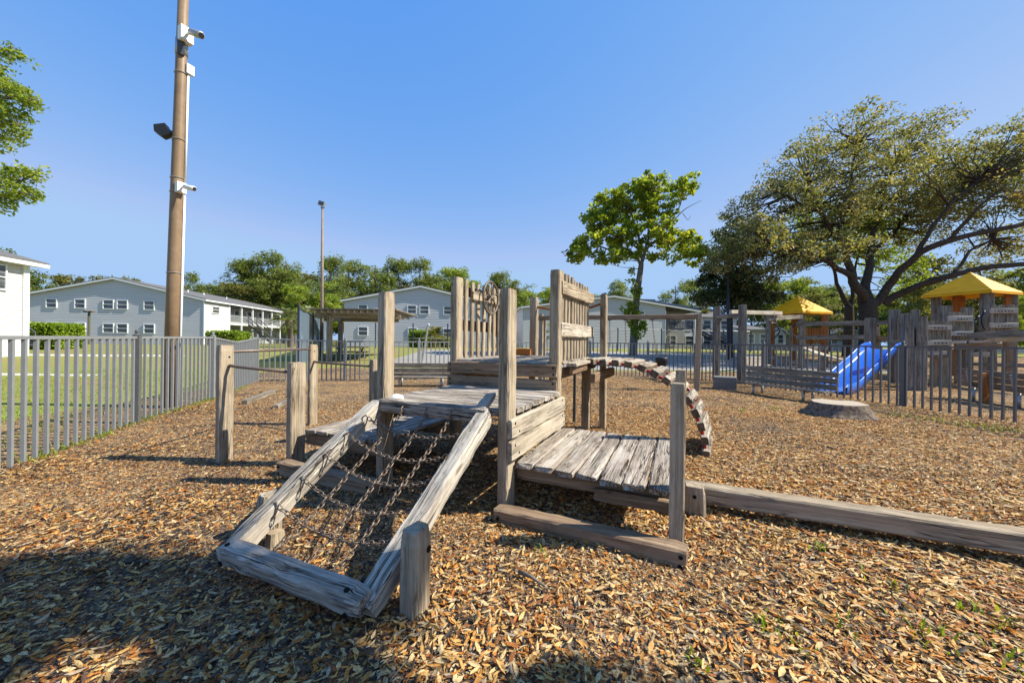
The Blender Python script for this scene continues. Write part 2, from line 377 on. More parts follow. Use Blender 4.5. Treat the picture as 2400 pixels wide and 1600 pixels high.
# ------------------------------------------------------------------ timber: worn, chamfered, slightly uneven beam along its own X
TC = [0]
def timber(name, p, q, w_, h_, mat, parent=None, up=(0, 0, 1), ch=.010, wear=.004, seg=.07, endw=.006, taper=None):
    TC[0] += 1; rnd = random.Random(TC[0]*7+3)
    M = frame(p, q, up); L = (Vector(q)-Vector(p)).length; n = max(2, int(L/seg)); vs = []; fs = []
    ch = min(ch, w_*.3, h_*.3); hw, hh = w_/2, h_/2
    prof = [(-hw, -hh+ch), (-hw, hh-ch), (-hw+ch, hh), (hw-ch, hh), (hw, hh-ch), (hw, -hh+ch), (hw-ch, -hh), (-hw+ch, -hh)]
    so_ = rnd.random()*100
    for i in range(n+1):
        x = L*i/n; k = 1.
        if i in (0, n): k = 1-ch/max(w_, h_)*1.2
        for j, (y, z) in enumerate(prof):
            d = wear*(noise.noise(Vector((x*6+so_, j*.7, so_)))+.6*noise.noise(Vector((x*19+so_, j*.9, so_))))
            sag = wear*.7*noise.noise(Vector((x*.8, so_, 0)))
            ex = (rnd.uniform(-endw, endw) if i in (0, n) else 0)
            if taper: kk = k*(1+(taper-1)*i/n)
            else: kk = k
            vs.append((x+ex, y*kk+(d if y > 0 else -d)+sag, z*kk+(d if z > 0 else -d)+sag*.6))
    for i in range(n):
        for j in range(8): fs.append([i*8+j, (i+1)*8+j, (i+1)*8+(j+1) % 8, i*8+(j+1) % 8])
    fs += [list(range(8)), list(range(n*8, n*8+8))[::-1]]
    me = mesh(name, vs, fs, mat)
    if isinstance(mat, list): me.polygons[-1].material_index = 1; me.polygons[-2].material_index = 1
    return obj(name, me, parent, M)
g = G(); g.tube([(0, 0, -.004), (0, 0, .0015)], .0125, 10); HOLE_DISC = mesh('dark_hole_disc', g.v, g.f, M_holeshade)  # flat disc for an open hole; its inner shade is only dark colour
def dark_hole_disc(part, p, nrm, s=1.):
    M = Matrix.Translation(p) @ Vector(nrm).to_track_quat('Z', 'Y').to_matrix().to_4x4() @ Matrix.Scale(s, 4)
    o = bpy.data.objects.new('dark_hole_disc', HOLE_DISC); link(o, M, part); return o
BK = random.Random(5)

# ------------------------------------------------------------------ THE CLIMBER
cl = thing('wooden_climber', 'weathered timber climbing frame with stepped decks, chain net ramp and arched red-pipe bridge', 'play structure', S(-1.6, 3, 0), -YA)
def post(a0, a1, b0, b1, z1, mat=None, name='post', tilt=0, z0=-.12):
    a, b = (a0+a1)/2, (b0+b1)/2
    return timber(name, S(a-tilt, b, z0), S(a+tilt, b, z1), b1-b0, a1-a0, mat or M_post, cl, up=AX, ch=.012, wear=.004, endw=.004)
PL0 = post(-2.82, -2.715, 2.95, 3.10, 1.99)
PC0 = post(-1.435, -1.335, 2.95, 3.13, 1.965)
R0 = post(-.045, .06, 2.95, 3.09, 1.205); R1 = post(-.015, .095, 4.60, 4.75, 1.20)
T1 = post(-3.0, -2.888, 4.57, 4.75, 2.42); T2 = post(-1.50, -1.375, 4.57, 4.74, 2.42)
T3 = post(-2.56, -2.43, 6.6, 6.74, 2.34); T4 = post(-1.235, -1.13, 6.56, 6.70, 2.33)
TD = post(-1.51, -1.375, 6.40, 6.53, 1.16)
P2 = post(-4.20, -4.105, 2.95, 3.14, 1.22); P4 = post(-4.42, -4.33, 4.46, 4.60, 1.19)
P1 = post(-5.13, -5.03, 2.70, 2.86, 1.415); P3 = post(-5.86, -5.79, 4.50, 4.66, 1.405)
dark_hole_disc(T1, S(-2.965, 4.566, 2.31), -BX, .8); dark_hole_disc(P1, S(-5.03+.002, 2.80, 1.27), AX, .9); dark_hole_disc(P3, S(-5.788, 4.58, 1.29), AX, .8)
dark_hole_disc(PC0, S(-1.333, 3.06, 1.5), AX, .35)
g = G(); g.tube([S(-1.712, 6.727, -.05), S(-1.712, 6.727, 1.1)], .028, 10); g.make('pipe', M_dk, cl)
# chin-up bars between the left posts
def bar(pts, r=.019, mat=M_bar, name='bar', parent=cl): g = G(); g.tube(pts, r, 10); return g.make(name, mat, parent, smooth=True)
bar([S(-5.05, 2.80, 1.335), S(-5.83, 4.55, 1.33)]); 
bar([S(-5.02, 2.80, 1.165), S(-4.9, 2.81, 1.155), S(-4.20, 3.04, 1.10)]); bar([S(-5.80, 4.57, 1.11), S(-5.68, 4.57, 1.10), S(-4.40, 4.53, 1.08)])
# low deck on the right: planks run away from the camera
def deck(name, lab=None): o = bpy.data.objects.new(name, None); link(o, WM[cl.name], cl); return tag(o, lab)
d1 = deck('lower_deck', 'low sunlit deck of deeply cracked planks')
xs = [-1.335, -1.15, -.955, -.765, -.575, -.385, -.195, 0.045]
for i in range(7):
    fa = 3.085-.018*i+BK.uniform(-.012, .012)
    a0 = xs[i]+.005; a1 = xs[i+1]-.006; b1 = 4.60
    if i == 6: a1 = -.02; fa += .13 if False else 0
    timber('plank', S((a0+a1)/2, fa, .395+BK.uniform(-.003, .003)), S((a0+a1)/2, b1+BK.uniform(-.02, .02), .395), a1-a0, .05, M_grey, d1, ch=.014, wear=.006, seg=.08, endw=.02)
timber('joist', S(-1.34, 3.22, .30), S(-.05, 3.22, .30), .09, .135, M_brown, cl)
timber('joist', S(-1.34, 4.35, .30), S(-.05, 4.35, .30), .09, .135, M_brown, cl)
timber('joist', S(-.62, 3.14, .24), S(.0, 3.14, .24), .06, .10, M_brown, cl)
# foot beam in front of the right bay
fb = timber('foot_beam', S(-1.385, 2.855, .035), S(.075, 2.835, .03), .15, .155, M_brown, cl, ch=.014, wear=.006)
for a, z in ((-1.335, .045), (.035, .065), (.03, .0)): dark_hole_disc(fb, S(a, 2.766 if a < 0 else 2.757, z), -BX, 1.15)
lb = timber('foot_beam', S(-4.03, 2.79, .07), S(-2.65, 2.79, .055), .14, .16, M_brown, cl, ch=.014, wear=.006)
for a, z in ((-3.98, .1), (-3.98, .03), (-2.7, .09), (-2.72, .02)): dark_hole_disc(lb, S(a, 2.716, z), -BX, 1.1)
# side boards between low and middle deck (sunlit)
for z, l in ((.742, 1), (.552, 0)):
    o = timber('side_board', S(-1.307, 2.93, z), S(-1.307, 4.57, z-.012), .048, .176, M_board, cl, ch=.012)
    for b in (3.0, 3.09, 4.46, 4.52):
        dark_hole_disc(o, S(-1.282, b, z+(.045 if int(b*100) % 2 == 0 else -.04)), AX, .95)
# middle deck
d2 = deck('middle_deck'); fbm = timber('front_beam', S(-2.70, 2.885, .858), S(-1.50, 2.885, .862), .115, .125, M_grey, cl, ch=.016, wear=.007)
for i in range(8):
    b0 = 2.955+i*.197
    timber('plank', S(-2.88 if i > 0 else -2.70, b0+.09, .862+.02*(i == 0)+BK.uniform(-.003, .003)), S(-1.335 if i > 0 else -1.44, b0+.09, .862), .184, .05, M_grey, d2, ch=.012, wear=.005, seg=.1, endw=.01)
timber('joist', S(-2.75, 3.02, .74), S(-2.75, 4.56, .74), .05, .12, M_brown, cl); timber('joist', S(-1.44, 3.14, .74), S(-1.44, 4.56, .74), .05, .12, M_brown, cl)
timber('joist', S(-2.85, 3.9, .76), S(-1.36, 3.9, .76), .05, .14, M_brown, cl)
# boards of the high box
for z in (1.128, .930):
    o = timber('front_board', S(-3.0, 4.54, z), S(-1.385, 4.54, z+.004), .05, .165 if z > 1 else .172, M_brown, cl, ch=.012, wear=.005)
    for a in (-2.955, -1.43): dark_hole_disc(o, S(a, 4.5135, z+.04), -BX, 1.0); dark_hole_disc(o, S(a+.006, 4.5135, z-.04), -BX, 1.0)
for z in (1.128, .930): timber('side_board', S(-2.97, 4.77, z), S(-2.97, 6.55, z), .045, .165, M_brown, cl)
timber('side_board', S(-1.40, 4.76, 1.09), S(-1.40, 6.42, 1.09), .045, .14, M_brown, cl)
# high deck
d3 = deck('upper_deck')
for i in range(10):
    b0 = 4.585+i*.198
    timber('plank', S(-2.94, b0+.1, 1.222), S(-1.375 if 0 < i < 10 else -1.52, b0+.1, 1.222), .188, .045, M_board if i % 3 else M_grey, d3, ch=.012, wear=.005, endw=.01)
# tray / threshold board by the bridge
timber('threshold_board', S(-1.26, 4.77, 1.205), S(-1.30, 6.40, 1.205), .155, .045, M_board, cl, up=(0, 0, 1), wear=.006)
timber('joist', S(-1.27, 4.8, 1.125), S(-1.27, 6.30, 1.125), .05, .1, M_brown, cl)
timber('block', S(-1.44, 6.36, 1.02), S(-1.44, 6.36, 1.18), .14, .16, M_post, cl, up=AX)
# picket side panels
def picket_panel(a, b0, b1, n, z0, z1, w_, inner, boards):
    o = bpy.data.objects.new('picket_panel', None); link(o, WM[cl.name], cl)
    for i in range(n):
        b = b0+(b1-b0)*(i+.5)/n+BK.uniform(-.01, .01); t = BK.uniform(-.006, .006)
        timber('picket', S(a, b, z0), S(a+t, b+t, z1+BK.uniform(-.02, .02)), w_, .042, M_post, o, up=AX, ch=.011, wear=.003, endw=.004)
    for (zc0, zc1, hh, mt) in boards:
        cb = timber('cross_board', S(a+inner, 4.68, zc0), S(a+inner, 6.68 if inner > 0 else 6.5, zc1), .048, hh, mt, o, ch=.014, wear=.006, endw=.012)
        for b in (4.76, 6.6):
            for dz in (-.05, .05): dark_hole_disc(cb, S(a+inner+(.026 if inner > 0 else -.026), b, (zc0 if b < 5 else zc1)+dz), AX, .8)
    return o
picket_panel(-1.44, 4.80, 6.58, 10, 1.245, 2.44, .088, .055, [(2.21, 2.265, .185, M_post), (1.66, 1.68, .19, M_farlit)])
picket_panel(-2.93, 4.80, 6.5, 9, 1.25, 2.42, .085, -.065, [(2.26, 2.27, .16, M_brown), (1.74, 1.74, .17, M_brown)])
timber('rail', S(-2.88, 5.0, 2.2), S(-2.88, 6.2, 2.2), .045, .14, M_post, cl)
# steering wheel
wc = S(-2.80, 5.46, 2.207); wh = bpy.data.objects.new('steering_wheel', None); link(wh, frame(wc, wc+AX), cl)
g = G(); P_ = lambda r, t, x=0: wc+AX*x+(BX*math.cos(t)+Vector((0, 0, 1))*math.sin(t))*r
g.tube([P_(.262, 2*math.pi*k/40) for k in range(40)], .019, 8, closed=True); g.make('rim', M_wheel, wh, smooth=True)
for k in range(6):
    t = 2*math.pi*k/6+.3; g = G()
    g.tube([P_(.03+.235*i/8, t+.35*math.sin(i/8*math.pi*1.0)*(1-i/8)*1.3, .012*(1-i/8)) for i in range(9)], [.016-.004*i/8 for i in range(9)], 6); g.make('spoke', M_wheel, wh, smooth=True)
g = G(); g.tube([P_(0, 0, -.11), P_(0, 0, .03)], .04, 14); g.make('hub', M_wheel, wh, smooth=True)
g = G(); g.tube([P_(0, 0, .031), P_(0, 0, .036)], .014, 8); g.make('hub_bolt', M_steel, wh)
# back rail (curved), beam
bar([S(-2.48, 6.66, 2.16), S(-2.2, 6.64, 2.11), S(-1.8, 6.62, 2.09), S(-1.4, 6.62, 2.12), S(-1.24, 6.62, 2.17)], .022, M_orange, 'handrail')
# left step deck
d4 = deck('step_deck')
for i in range(6):
    a0 = -4.04+i*.195
    timber('plank', S(a0+.09, 3.07+BK.uniform(-.01, .02), .405), S(a0+.09, 4.5, .405), .185, .05, M_grey, d4, ch=.013, wear=.006, seg=.1, endw=.018)
timber('joist', S(-4.08, 3.17, .30), S(-2.85, 3.17, .30), .08, .13, M_brown, cl); timber('joist', S(-4.08, 4.3, .30), S(-2.85, 4.3, .30), .08, .13, M_brown, cl)
g = G(); g.tube([S(-4.35, 3.9, .43), S(-4.9, 4.1, .43)], .03, 8)
# ladder ramp with the chain net
UP_ = Vector((0, 0, 1))
def W3(a, b, z): return S(a, b, z)
rb_dir = (S(0, 2.83, .86)-S(0, 1.50, .10)).normalized(); rup = rb_dir.cross(AX)*-1
rup = rup if rup.z > 0 else -rup
rl = timber('ramp_rail', S(-2.675, 1.53, .10), S(-2.725, 2.875, .85), .13, .14, M_rail, cl, up=rup, ch=.014, wear=.007, endw=.01)
rr = timber('ramp_rail', S(-1.495, 1.50, .075), S(-1.53, 2.90, .852), .13, .14, M_rail, cl, up=rup, ch=.014, wear=.007, endw=.01)
rr2 = timber('ramp_rail_head', S(-1.555, 2.88, .905), S(-1.565, 3.13, 1.02), .10, .05, M_grey, cl, ch=.01, wear=.008, endw=.012)
bup = (UP_+rup*.35).normalized(); bb = timber('bottom_beam', S(-2.655, 1.475, .135), S(-1.475, 1.475, .135), .135, .115, M_grey, cl, up=bup, ch=.02, wear=.010, seg=.08, endw=.02)
for a in (-2.60, -1.57): dark_hole_disc(bb, S(a, 1.455, .135)+bup*.0595, bup, 1.2)
bf = bup.cross(AX); bf = bf if bf.dot(BX) < 0 else -bf
for a in (-2.60, -1.54): dark_hole_disc(bb, S(a, 1.475, .10)+bf*.0695, bf, 1.2)
st1 = timber('stub_post', S(-1.325, 1.70, -.08), S(-1.325, 1.70, .455), .155, .115, M_post, cl, up=AX, ch=.018, wear=.006, endw=.008)
dark_hole_disc(st1, S(-1.2665, 1.74, .33), AX, 1.6)
st2 = timber('stub_post', S(-2.82, 1.86, -.08), S(-2.82, 1.86, .33), .15, .115, M_post, cl, up=AX, ch=.018, wear=.006)
timber('stub_post', S(-2.66, 1.80, -.08), S(-2.66, 1.80, .10), .12, .10, M_post, cl, up=AX, ch=.018, wear=.006)
def chain(p0, p1, sag, name='chain', hang=0, parent=cl, pitch=.042, lw=.0158, wr=.0045, mat=M_chain):
    p0, p1 = Vector(p0), Vector(p1); D = (p1-p0); n0 = 60
    pts = [p0+D*(i/n0)-Vector((0, 0, sag*4*(i/n0)*(1-i/n0))) for i in range(n0+1)]
    Ls = [0]
    for a, b in zip(pts, pts[1:]): Ls.append(Ls[-1]+(b-a).length)
    n = max(2, round(Ls[-1]/pitch)); g = G(); j = 0
    def P(s_):
        s_ = min(max(s_, 0), Ls[-1])
        for i in range(n0):
            if Ls[i+1] >= s_: return pts[i].lerp(pts[i+1], (s_-Ls[i])/max(1e-9, Ls[i+1]-Ls[i]))
        return pts[-1]
    for k in range(n):
        c = P((k+.5)*Ls[-1]/n); t = (P((k+.6)*Ls[-1]/n)-P((k+.4)*Ls[-1]/n)).normalized()
        q1 = t.orthogonal().normalized(); q2 = t.cross(q1)
        an = (math.pi/2)*(k % 2)+.6; sd = q1*math.cos(an)+q2*math.sin(an); hl = pitch*.66
        loop = []
        for i in range(8):
            th = 2*math.pi*i/8+.39; x = math.cos(th); y = math.sin(th)
            loop.append(c+t*(x*lw+(hl-lw)*(1 if x > 0 else -1))+sd*y*lw)
        g.tube(loop, wr, 4, closed=True)
    return g.make(name, mat, parent, smooth=True)
hl_ = [(2.615, .752), (2.404, .635), (2.191, .513), (1.982, .393), (1.776, .274)]
net = bpy.data.objects.new('chain_net', None); link(net, WM[cl.name], cl); tag(net, 'rusty sagging chain climbing net')
sags = [.10, .12, .12, .12, .09]
for (b, z), sg in zip(hl_, sags):
    chain(S(-2.60, b, z+.03), S(-1.56, b+.02, z+.0), sg, parent=net)
    g = G(); g.tube([S(-2.66, b, z+.03), S(-2.62, b, z+.055), S(-2.60, b, z+.03), S(-2.605, b-.01, z-.01), S(-2.608, b-.03, z-.05)], .007, 6); g.make('hook', M_chain, net, smooth=True)
def nety(a, b):                                      # height of the net surface
    f = (a+2.60)/1.04; zz = np.interp(b, [1.5, 1.776, 1.982, 2.191, 2.404, 2.615, 2.84], [.12, .274, .393, .513, .635, .752, .85])
    sg = np.interp(b, [1.45, 1.776, 2.615, 2.84], [.02, .10, .10, .0]); return zz-sg*4*f*(1-f)
for a0, a1 in ((-2.366, -2.36), (-2.095, -2.09), (-1.83, -1.84)):
    bs_ = [2.82, 2.615, 2.404, 2.191, 1.982, 1.776, 1.56]
    for k in range(6):
        aa0, aa1 = a0+(a1-a0)*k/6, a0+(a1-a0)*(k+1)/6
        chain(S(aa0, bs_[k], nety(aa0, bs_[k])), S(aa1, bs_[k+1], nety(aa1, bs_[k+1])), .006, parent=net)
    g = G(); g.tube([S(a0, 2.83, .88), S(a0, 2.80, .865), S(a0, 2.79, .84), S(a0+.02, 2.815, .80)], .007, 6); g.make('hook', M_chain, net, smooth=True)
# arched bridge: red pipes with slats
br = bpy.data.objects.new('arched_bridge', None); link(br, WM[cl.name], cl); tag(br, 'arched bridge of pale slats on red pipes')
arc = [(-1.30, 1.185), (-1.218, 1.187), (-1.0, 1.183), (-.84, 1.18), (-.66, 1.165), (-.49, 1.13), (-.33, 1.067), (-.18, .985), (-.06, .90), (.07, .785), (.158, .67), (.225, .54), (.289, .384), (.333, .206), (.352, .03), (.356, -.06)]
BD = Vector((math.sin(R(30)), math.cos(R(30)), 0)); near0 = 5.70
def AP(i, off): a, z = arc[i]; return S(a, near0-.05*(a+.5), z)+BD*off
def arcp(s_, off):
    i = min(int(s_), len(arc)-2); f = s_-i; return AP(i, off).lerp(AP(i+1, off), f)
for off in (.09, .84): bar([arcp(k/3, off) for k in range((len(arc)-1)*3+1)], .024, M_red, 'pipe', br)
Ls = [0]
for k in range(150): Ls.append(Ls[-1]+(arcp((k+1)/10, 0)-arcp(k/10, 0)).length)
ns = 13
for k in range(ns):
    s_ = np.interp(.09+(Ls[-1]-.16)*k/(ns-1), Ls, [x/10 for x in range(151)])
    p0 = arcp(s_, 0); t = (arcp(min(s_+.15, 14.99), 0)-arcp(max(s_-.15, 0), 0)).normalized(); nrm = t.cross(BD); nrm = nrm if nrm.z > 0 or nrm.x > 0 else -nrm
    nrm = BD.cross(t); nrm = -nrm if nrm.dot(Vector((.3, 0, 1))) < 0 else nrm
    timber('slat', p0-BD*.04+nrm*.016, p0+BD*.96+nrm*.016, .128, .105, [M_bridge, M_end], br, up=nrm, ch=.014, wear=.007, endw=.008)
timber('bearer', S(-1.10, 5.34, .985), S(-1.02, 6.58, 1.01), .085, .145, M_brown, cl, ch=.014)
# small things on / by the climber
g = G(); g.tube([(0, 0, 0), (0, 0, .03), (0, 0, .055)], [.075, .072, .03], 14); o = g.make('paper_cup', M_white, None, Matrix()); o.matrix_basis = Matrix.Translation(S(-2.62, 3.02, .89)) @ Matrix.Rotation(.3, 4, 'X')
tag(o, 'small white dome beside the foot of the tall left post on the middle deck', 'cap')
o.name = 'cap'; WM['cap'] = o.matrix_basis.copy()
tag(timber('wooden_block', S(-2.75, 6.42, 1.31), S(-2.48, 6.46, 1.31), .05, .13, M_orange), 'tan wooden block lying on the far edge of the upper deck', 'block')

# balance beam
bm_ = thing('balance_beam', 'long low timber balance beam on a stub post beside the lower deck', 'balance beam', S(.2, 3.6, 0), -YA)
timber('beam', S(.06, 3.865, .135), S(3.6, 3.885, .135), .17, .15, M_post, bm_, ch=.014, wear=.006)
o = timber('stub_post', S(.155, 3.70, -.1), S(.155, 3.70, .245), .17, .165, M_post, bm_, up=AX, ch=.018, wear=.008, endw=.008)
dark_hole_disc(o, S(.15, 3.612, .17), -BX, 1.25)
timber('stub_post', S(3.3, 3.88, -.1), S(3.3, 3.88, .06), .15, .15, M_post, bm_, up=AX)

# ------------------------------------------------------------------ fences
g = G(); g.box((0, 0, .69), (.036, .036, 1.38)); PICK = mesh('picket', g.v, g.f, M_fence)
PICK2 = PICK.copy(); PICK2.materials.clear(); PICK2.materials.append(M_fence2)
def finial(g, x, y, z, s=1):
    g.sphere((x, y, z+.055*s), .035*s, 10, 6); g.tube([(x, y, z-.01), (x, y, z+.012*s), (x, y, z+.02*s), (x, y, z+.03*s)], [.045*s, .045*s, .02*s, .018*s], 10)
def fence(name, label, cat, pts, posts, tops, bots, mat, pick, spacing=.172, group=None, pw=.095, fin=True, gaps=()):
    """pts: plan polyline (x,y); tops/bots: rail heights at each point"""
    t = thing(name, label, cat, (pts[0][0], pts[0][1], 0), 0, group)
    D = [0]
    for a, b in zip(pts, pts[1:]): D.append(D[-1]+math.hypot(b[0]-a[0], b[1]-a[1]))
    def P(d):
        i = 0
        while i < len(pts)-2 and D[i+1] < d: i += 1
        f = (d-D[i])/(D[i+1]-D[i]); a, b = pts[i], pts[i+1]
        return Vector((a[0]+(b[0]-a[0])*f, a[1]+(b[1]-a[1])*f, 0)), math.atan2(b[1]-a[1], b[0]-a[0]), tops[i]+(tops[i+1]-tops[i])*f, bots[i]+(bots[i+1]-bots[i])*f
    pd = [p if p >= 0 else D[-1] for p in posts]
    n = int(D[-1]/spacing)
    for i in range(n+1):
        d = i*spacing+.04
        if d > D[-1] or any(abs(d-p) < .06 for p in pd): continue
        p, an, zt, zb = P(d); o = bpy.data.objects.new('picket', pick)
        M = Matrix.Translation((p.x, p.y, zb)) @ Matrix.Rotation(an, 4, 'Z') @ Matrix.Scale((zt-zb-.02)/1.38, 4, (0, 0, 1)); link(o, M, t)
    for i in range(len(pts)-1):
        L = D[i+1]-D[i]
        for zz, h in ((0, .042),):
            a = Vector((*pts[i], tops[i]-.02 if zz == 0 else bots[i]+.12)); b = Vector((*pts[i+1], tops[i+1]-.02 if zz == 0 else bots[i+1]+.12))
            g = G(); g.bar(a, b, .045, h); g.make('rail', mat, t)
    for d in pd:
        p, an, zt, zb = P(min(d, D[-1]-.001)); g = G()
        M = Matrix.Translation(p) @ Matrix.Rotation(an, 4, 'Z')
        g.box((0, 0, (zt+.03)/2-.05), (pw, pw, zt+.13), M); q = g.make('post', mat, t)
        if fin:
            g = G(); finial(g, p.x, p.y, zt+.03); g.make('finial', mat, q, smooth=True)
    return t
lp = [(-1.9, -4.5), (-5.65, 4.22), (-6.59, 6.58), (-7.40, 9.26)]
fence('metal_fence', 'grey metal picket fence running along the lawn at the left of the climber', 'fence', lp, [3.9, 6.53+5.5, 9.49+2.54, 9.49+2.54+2.8-.001], [1.5, 1.5, 1.515, 1.53], [0, .02, .03, .04], M_fence, PICK, group='metal fences round the playground')
fence('metal_fence', 'short run of grey fence whose top rail dips in the middle', 'fence', [(-7.40, 9.26), (-8.12, 11.06), (-8.95, 13.15)], [-1], [1.53, 1.40, 1.53], [.02, 0, .0], M_fence, PICK, group='metal fences round the playground')
E1 = gp(1518, 881)
fence('metal_fence', 'long grey picket fence across the back between the wood chips and the paved court', 'fence', [(-8.95, 13.15), (-7.2, 13.6), (-5.4, 13.6), (2.6, 17.1), (E1.x, E1.y)], [2.95, 5.6, 8.2, 10.8, 13.3, -1], [1.53, 1.47, 1.45, 1.5, 1.5], [0]*5, M_fence, PICK, group='metal fences round the playground')
rp = [(E1.x, E1.y), (7.6, 16.0), (8.35, 14.7), (9.8, 9.2), (9.95, 7.43), (10.1, 4.4)]
fence('metal_fence', 'dark grey picket fence on the right in front of the big playground', 'fence', rp, [4.9, 8.75, 12.3], [1.5, 1.5, 1.5, 1.5, 1.5, 1.5], [0]*6, M_fence2, PICK2, group='metal fences round the playground')

# ------------------------------------------------------------------ tall pole with cameras
pb = Vector((-7.42, 8.12, 0)); ptop = Vector((-7.42+.26, 8.12, 11.2))
pl = thing('utility_pole', 'tall tapering brown steel pole with a white conduit behind the left fence', 'pole', pb)
def pp(z): return pb.lerp(ptop, z/11.2)
g = G(); g.tube([pp(-.1), pp(3), pp(7), pp(11.2)], [.128, .118, .100, .085], 28); g.make('shaft', M_pole, pl, smooth=True)
def prad(z): return .128-.0039*z
sd = Vector((.86, .45, 0)).normalized()
def PS(z, off, s=sd): return pp(z)+s*(prad(z)+off)
for z0, z1 in ((.0, 4.60), (4.85, 7.25)):
    g = G(); g.tube([PS(z0, .025), PS(z1, .025)], .022, 10); g.make('conduit', M_white, pl, smooth=True)
for z in (2.9, 4.65, 4.95, 5.78, 7.22):
    g = G(); N_ = 28; c = pp(z); g.tube([c+Vector((math.cos(2*math.pi*k/N_), math.sin(2*math.pi*k/N_), .12*math.cos(2*math.pi*k/N_)*.2))*(prad(z)+.012) for k in range(N_)], .007, 6, closed=True); g.make('strap', M_steel, pl)
def camera_unit(z, lab, side, ax, s, boxmat, body, bl=.26):
    u = thing('security_camera', lab, 'camera', PS(z, .0, side), 0, 'cameras strapped to the tall pole')
    c = PS(z, .055, side); M = Matrix.Translation(c) @ Matrix.Rotation(math.atan2(side.y, side.x), 4, 'Z')
    g = G(); g.box((0, 0, 0), (.10*s, .15*s, .2*s), M); g.make('junction_box', boxmat, u)
    ax = Vector(ax).normalized(); e = c+side*.07*s; k = e+side*.07*s+Vector((0, 0, -.0))
    g = G(); g.tube([e-side*.03, e+side*.03*s, k], .018*s, 8); g.make('arm', boxmat, u, smooth=True)
    g = G(); g.tube([k-ax*.02, k+ax*.01, k+ax*bl, k+ax*(bl+.01)], [.02*s, .045*s, .048*s, .04*s], 14); b_ = g.make('camera_body', body, u, smooth=True)
    g = G(); g.tube([k+ax*(bl+.008), k+ax*(bl+.02)], .034*s, 12); g.make('lens', M_black, b_)
camera_unit(8.0, 'larger grey camera pointing down from its box at the top of the brown pole', Vector((.9, -.43, 0)).normalized(), (.85, -.3, -.42), 1.5, M_white, M_steel, .36)
camera_unit(4.72, 'small white bullet camera on the brown pole halfway down', Vector((.9, -.43, 0)).normalized(), (.95, -.2, -.25), 1.1, M_white, M_white, .26)
g = G(); M = Matrix.Translation(PS(7.35, .045)) @ Matrix.Rotation(-.39, 4, 'Z'); g.box((0, 0, 0), (.09, .14, .20), M); tag(g.make('junction_box', M_white, None, Matrix.Translation(PS(7.35, 0))), 'white junction box on the pole at the top end of the conduit', 'junction box')
g = G(); g.tube([pp(7.62), pp(7.95)], prad(7.8)+.012, 24); g.make('metal_wrap', M_steel, pl, smooth=True)
g = G(); M = Matrix.Translation(PS(7.72, .02, Vector((.6, -.8, 0)))) @ Matrix.Rotation(-.9, 4, 'Z'); g.box((0, 0, 0), (.05, .12, .3), M); g.make('label_plate', M_dk, pl)
fl = thing('flood_light', 'black flood light bracketed to the side of the brown pole facing left', 'flood light', PS(5.9, 0, Vector((-1, 0, 0))))
c = PS(5.92, .17, Vector((-.95, -.3, 0)).normalized()); M = Matrix.Translation(c) @ Matrix.Rotation(R(200), 4, 'Z') @ Matrix.Rotation(R(25), 4, 'Y')
g = G(); g.prism([M @ Vector(p) for p in ((-.12, -.09, -.11), (-.12, -.09, .11), (.08, -.09, .13), (.13, -.09, .0), (.05, -.09, -.13))], (M.to_3x3() @ Vector((0, .18, 0)))); g.make('housing', M_black, fl)
g = G(); g.bar(c, PS(5.92, -.01, Vector((-.95, -.3, 0)).normalized()), .08, .06); g.make('bracket', M_dk, fl)
g = G(); g.box((.0, -.096, 0.03), (.08, .012, .04), M); g.make('label_plate', M_white, fl)

# second slim pole with twin flood lights
p0 = g_at(754, 26); tz = zv(26, 486, 752)
pl2 = thing('light_pole', 'slim rusty light pole with a flood light on top behind the pergola', 'light pole', p0)
g = G(); g.tube([p0, Vector((p0.x-.02, 26, 6)), Vector((p0.x-.06, 26, tz))], [.12, .10, .065], 14); g.make('shaft', plain('rusty_brown_steel', (.28, .215, .165), .6, .3, 0, 4, .3), pl2, smooth=True)
M = Matrix.Translation((p0.x-.05, 25.9, tz+.22)) @ Matrix.Rotation(R(18), 4, 'Y')
g = G(); g.box((0, 0, 0), (.42, .22, .30), M); h_ = g.make('flood_light', M_steel, pl2); g = G(); g.box((0.0, -.113, 0), (.34, .012, .22), M); g.make('lens', M_glass, h_)
g = G(); g.bar((p0.x-.18, 26, tz-.02), (p0.x+.12, 26, tz-.02), .05, .05); g.tube([(p0.x-.14, 26, tz), (p0.x-.08, 25.95, tz+.15)], .02, 6); g.make('bracket', M_steel, pl2)
# small lamp post on the left lawn
p0 = g_at(208, 38); tz = zv(38, 731, 208)
l3 = thing('lamp_post', 'short lamp post with a flat double head in front of the grey gable wall', 'lamp post', p0)
g = G(); g.tube([p0, (p0.x, 38, tz)], .10, 10); g.make('shaft', plain('dark_olive_metal', (.10, .09, .06), .6), l3)
g = G(); g.box((-.25, 0, 0), (.42, .35, .16), Matrix.Translation((p0.x, 38, tz+.05))); g.make('lamp_head', M_dk, l3)
g = G(); g.box((.28, 0, 0), (.36, .35, .16), Matrix.Translation((p0.x, 38, tz+.02))); g.make('lamp_head', M_barkp, l3)

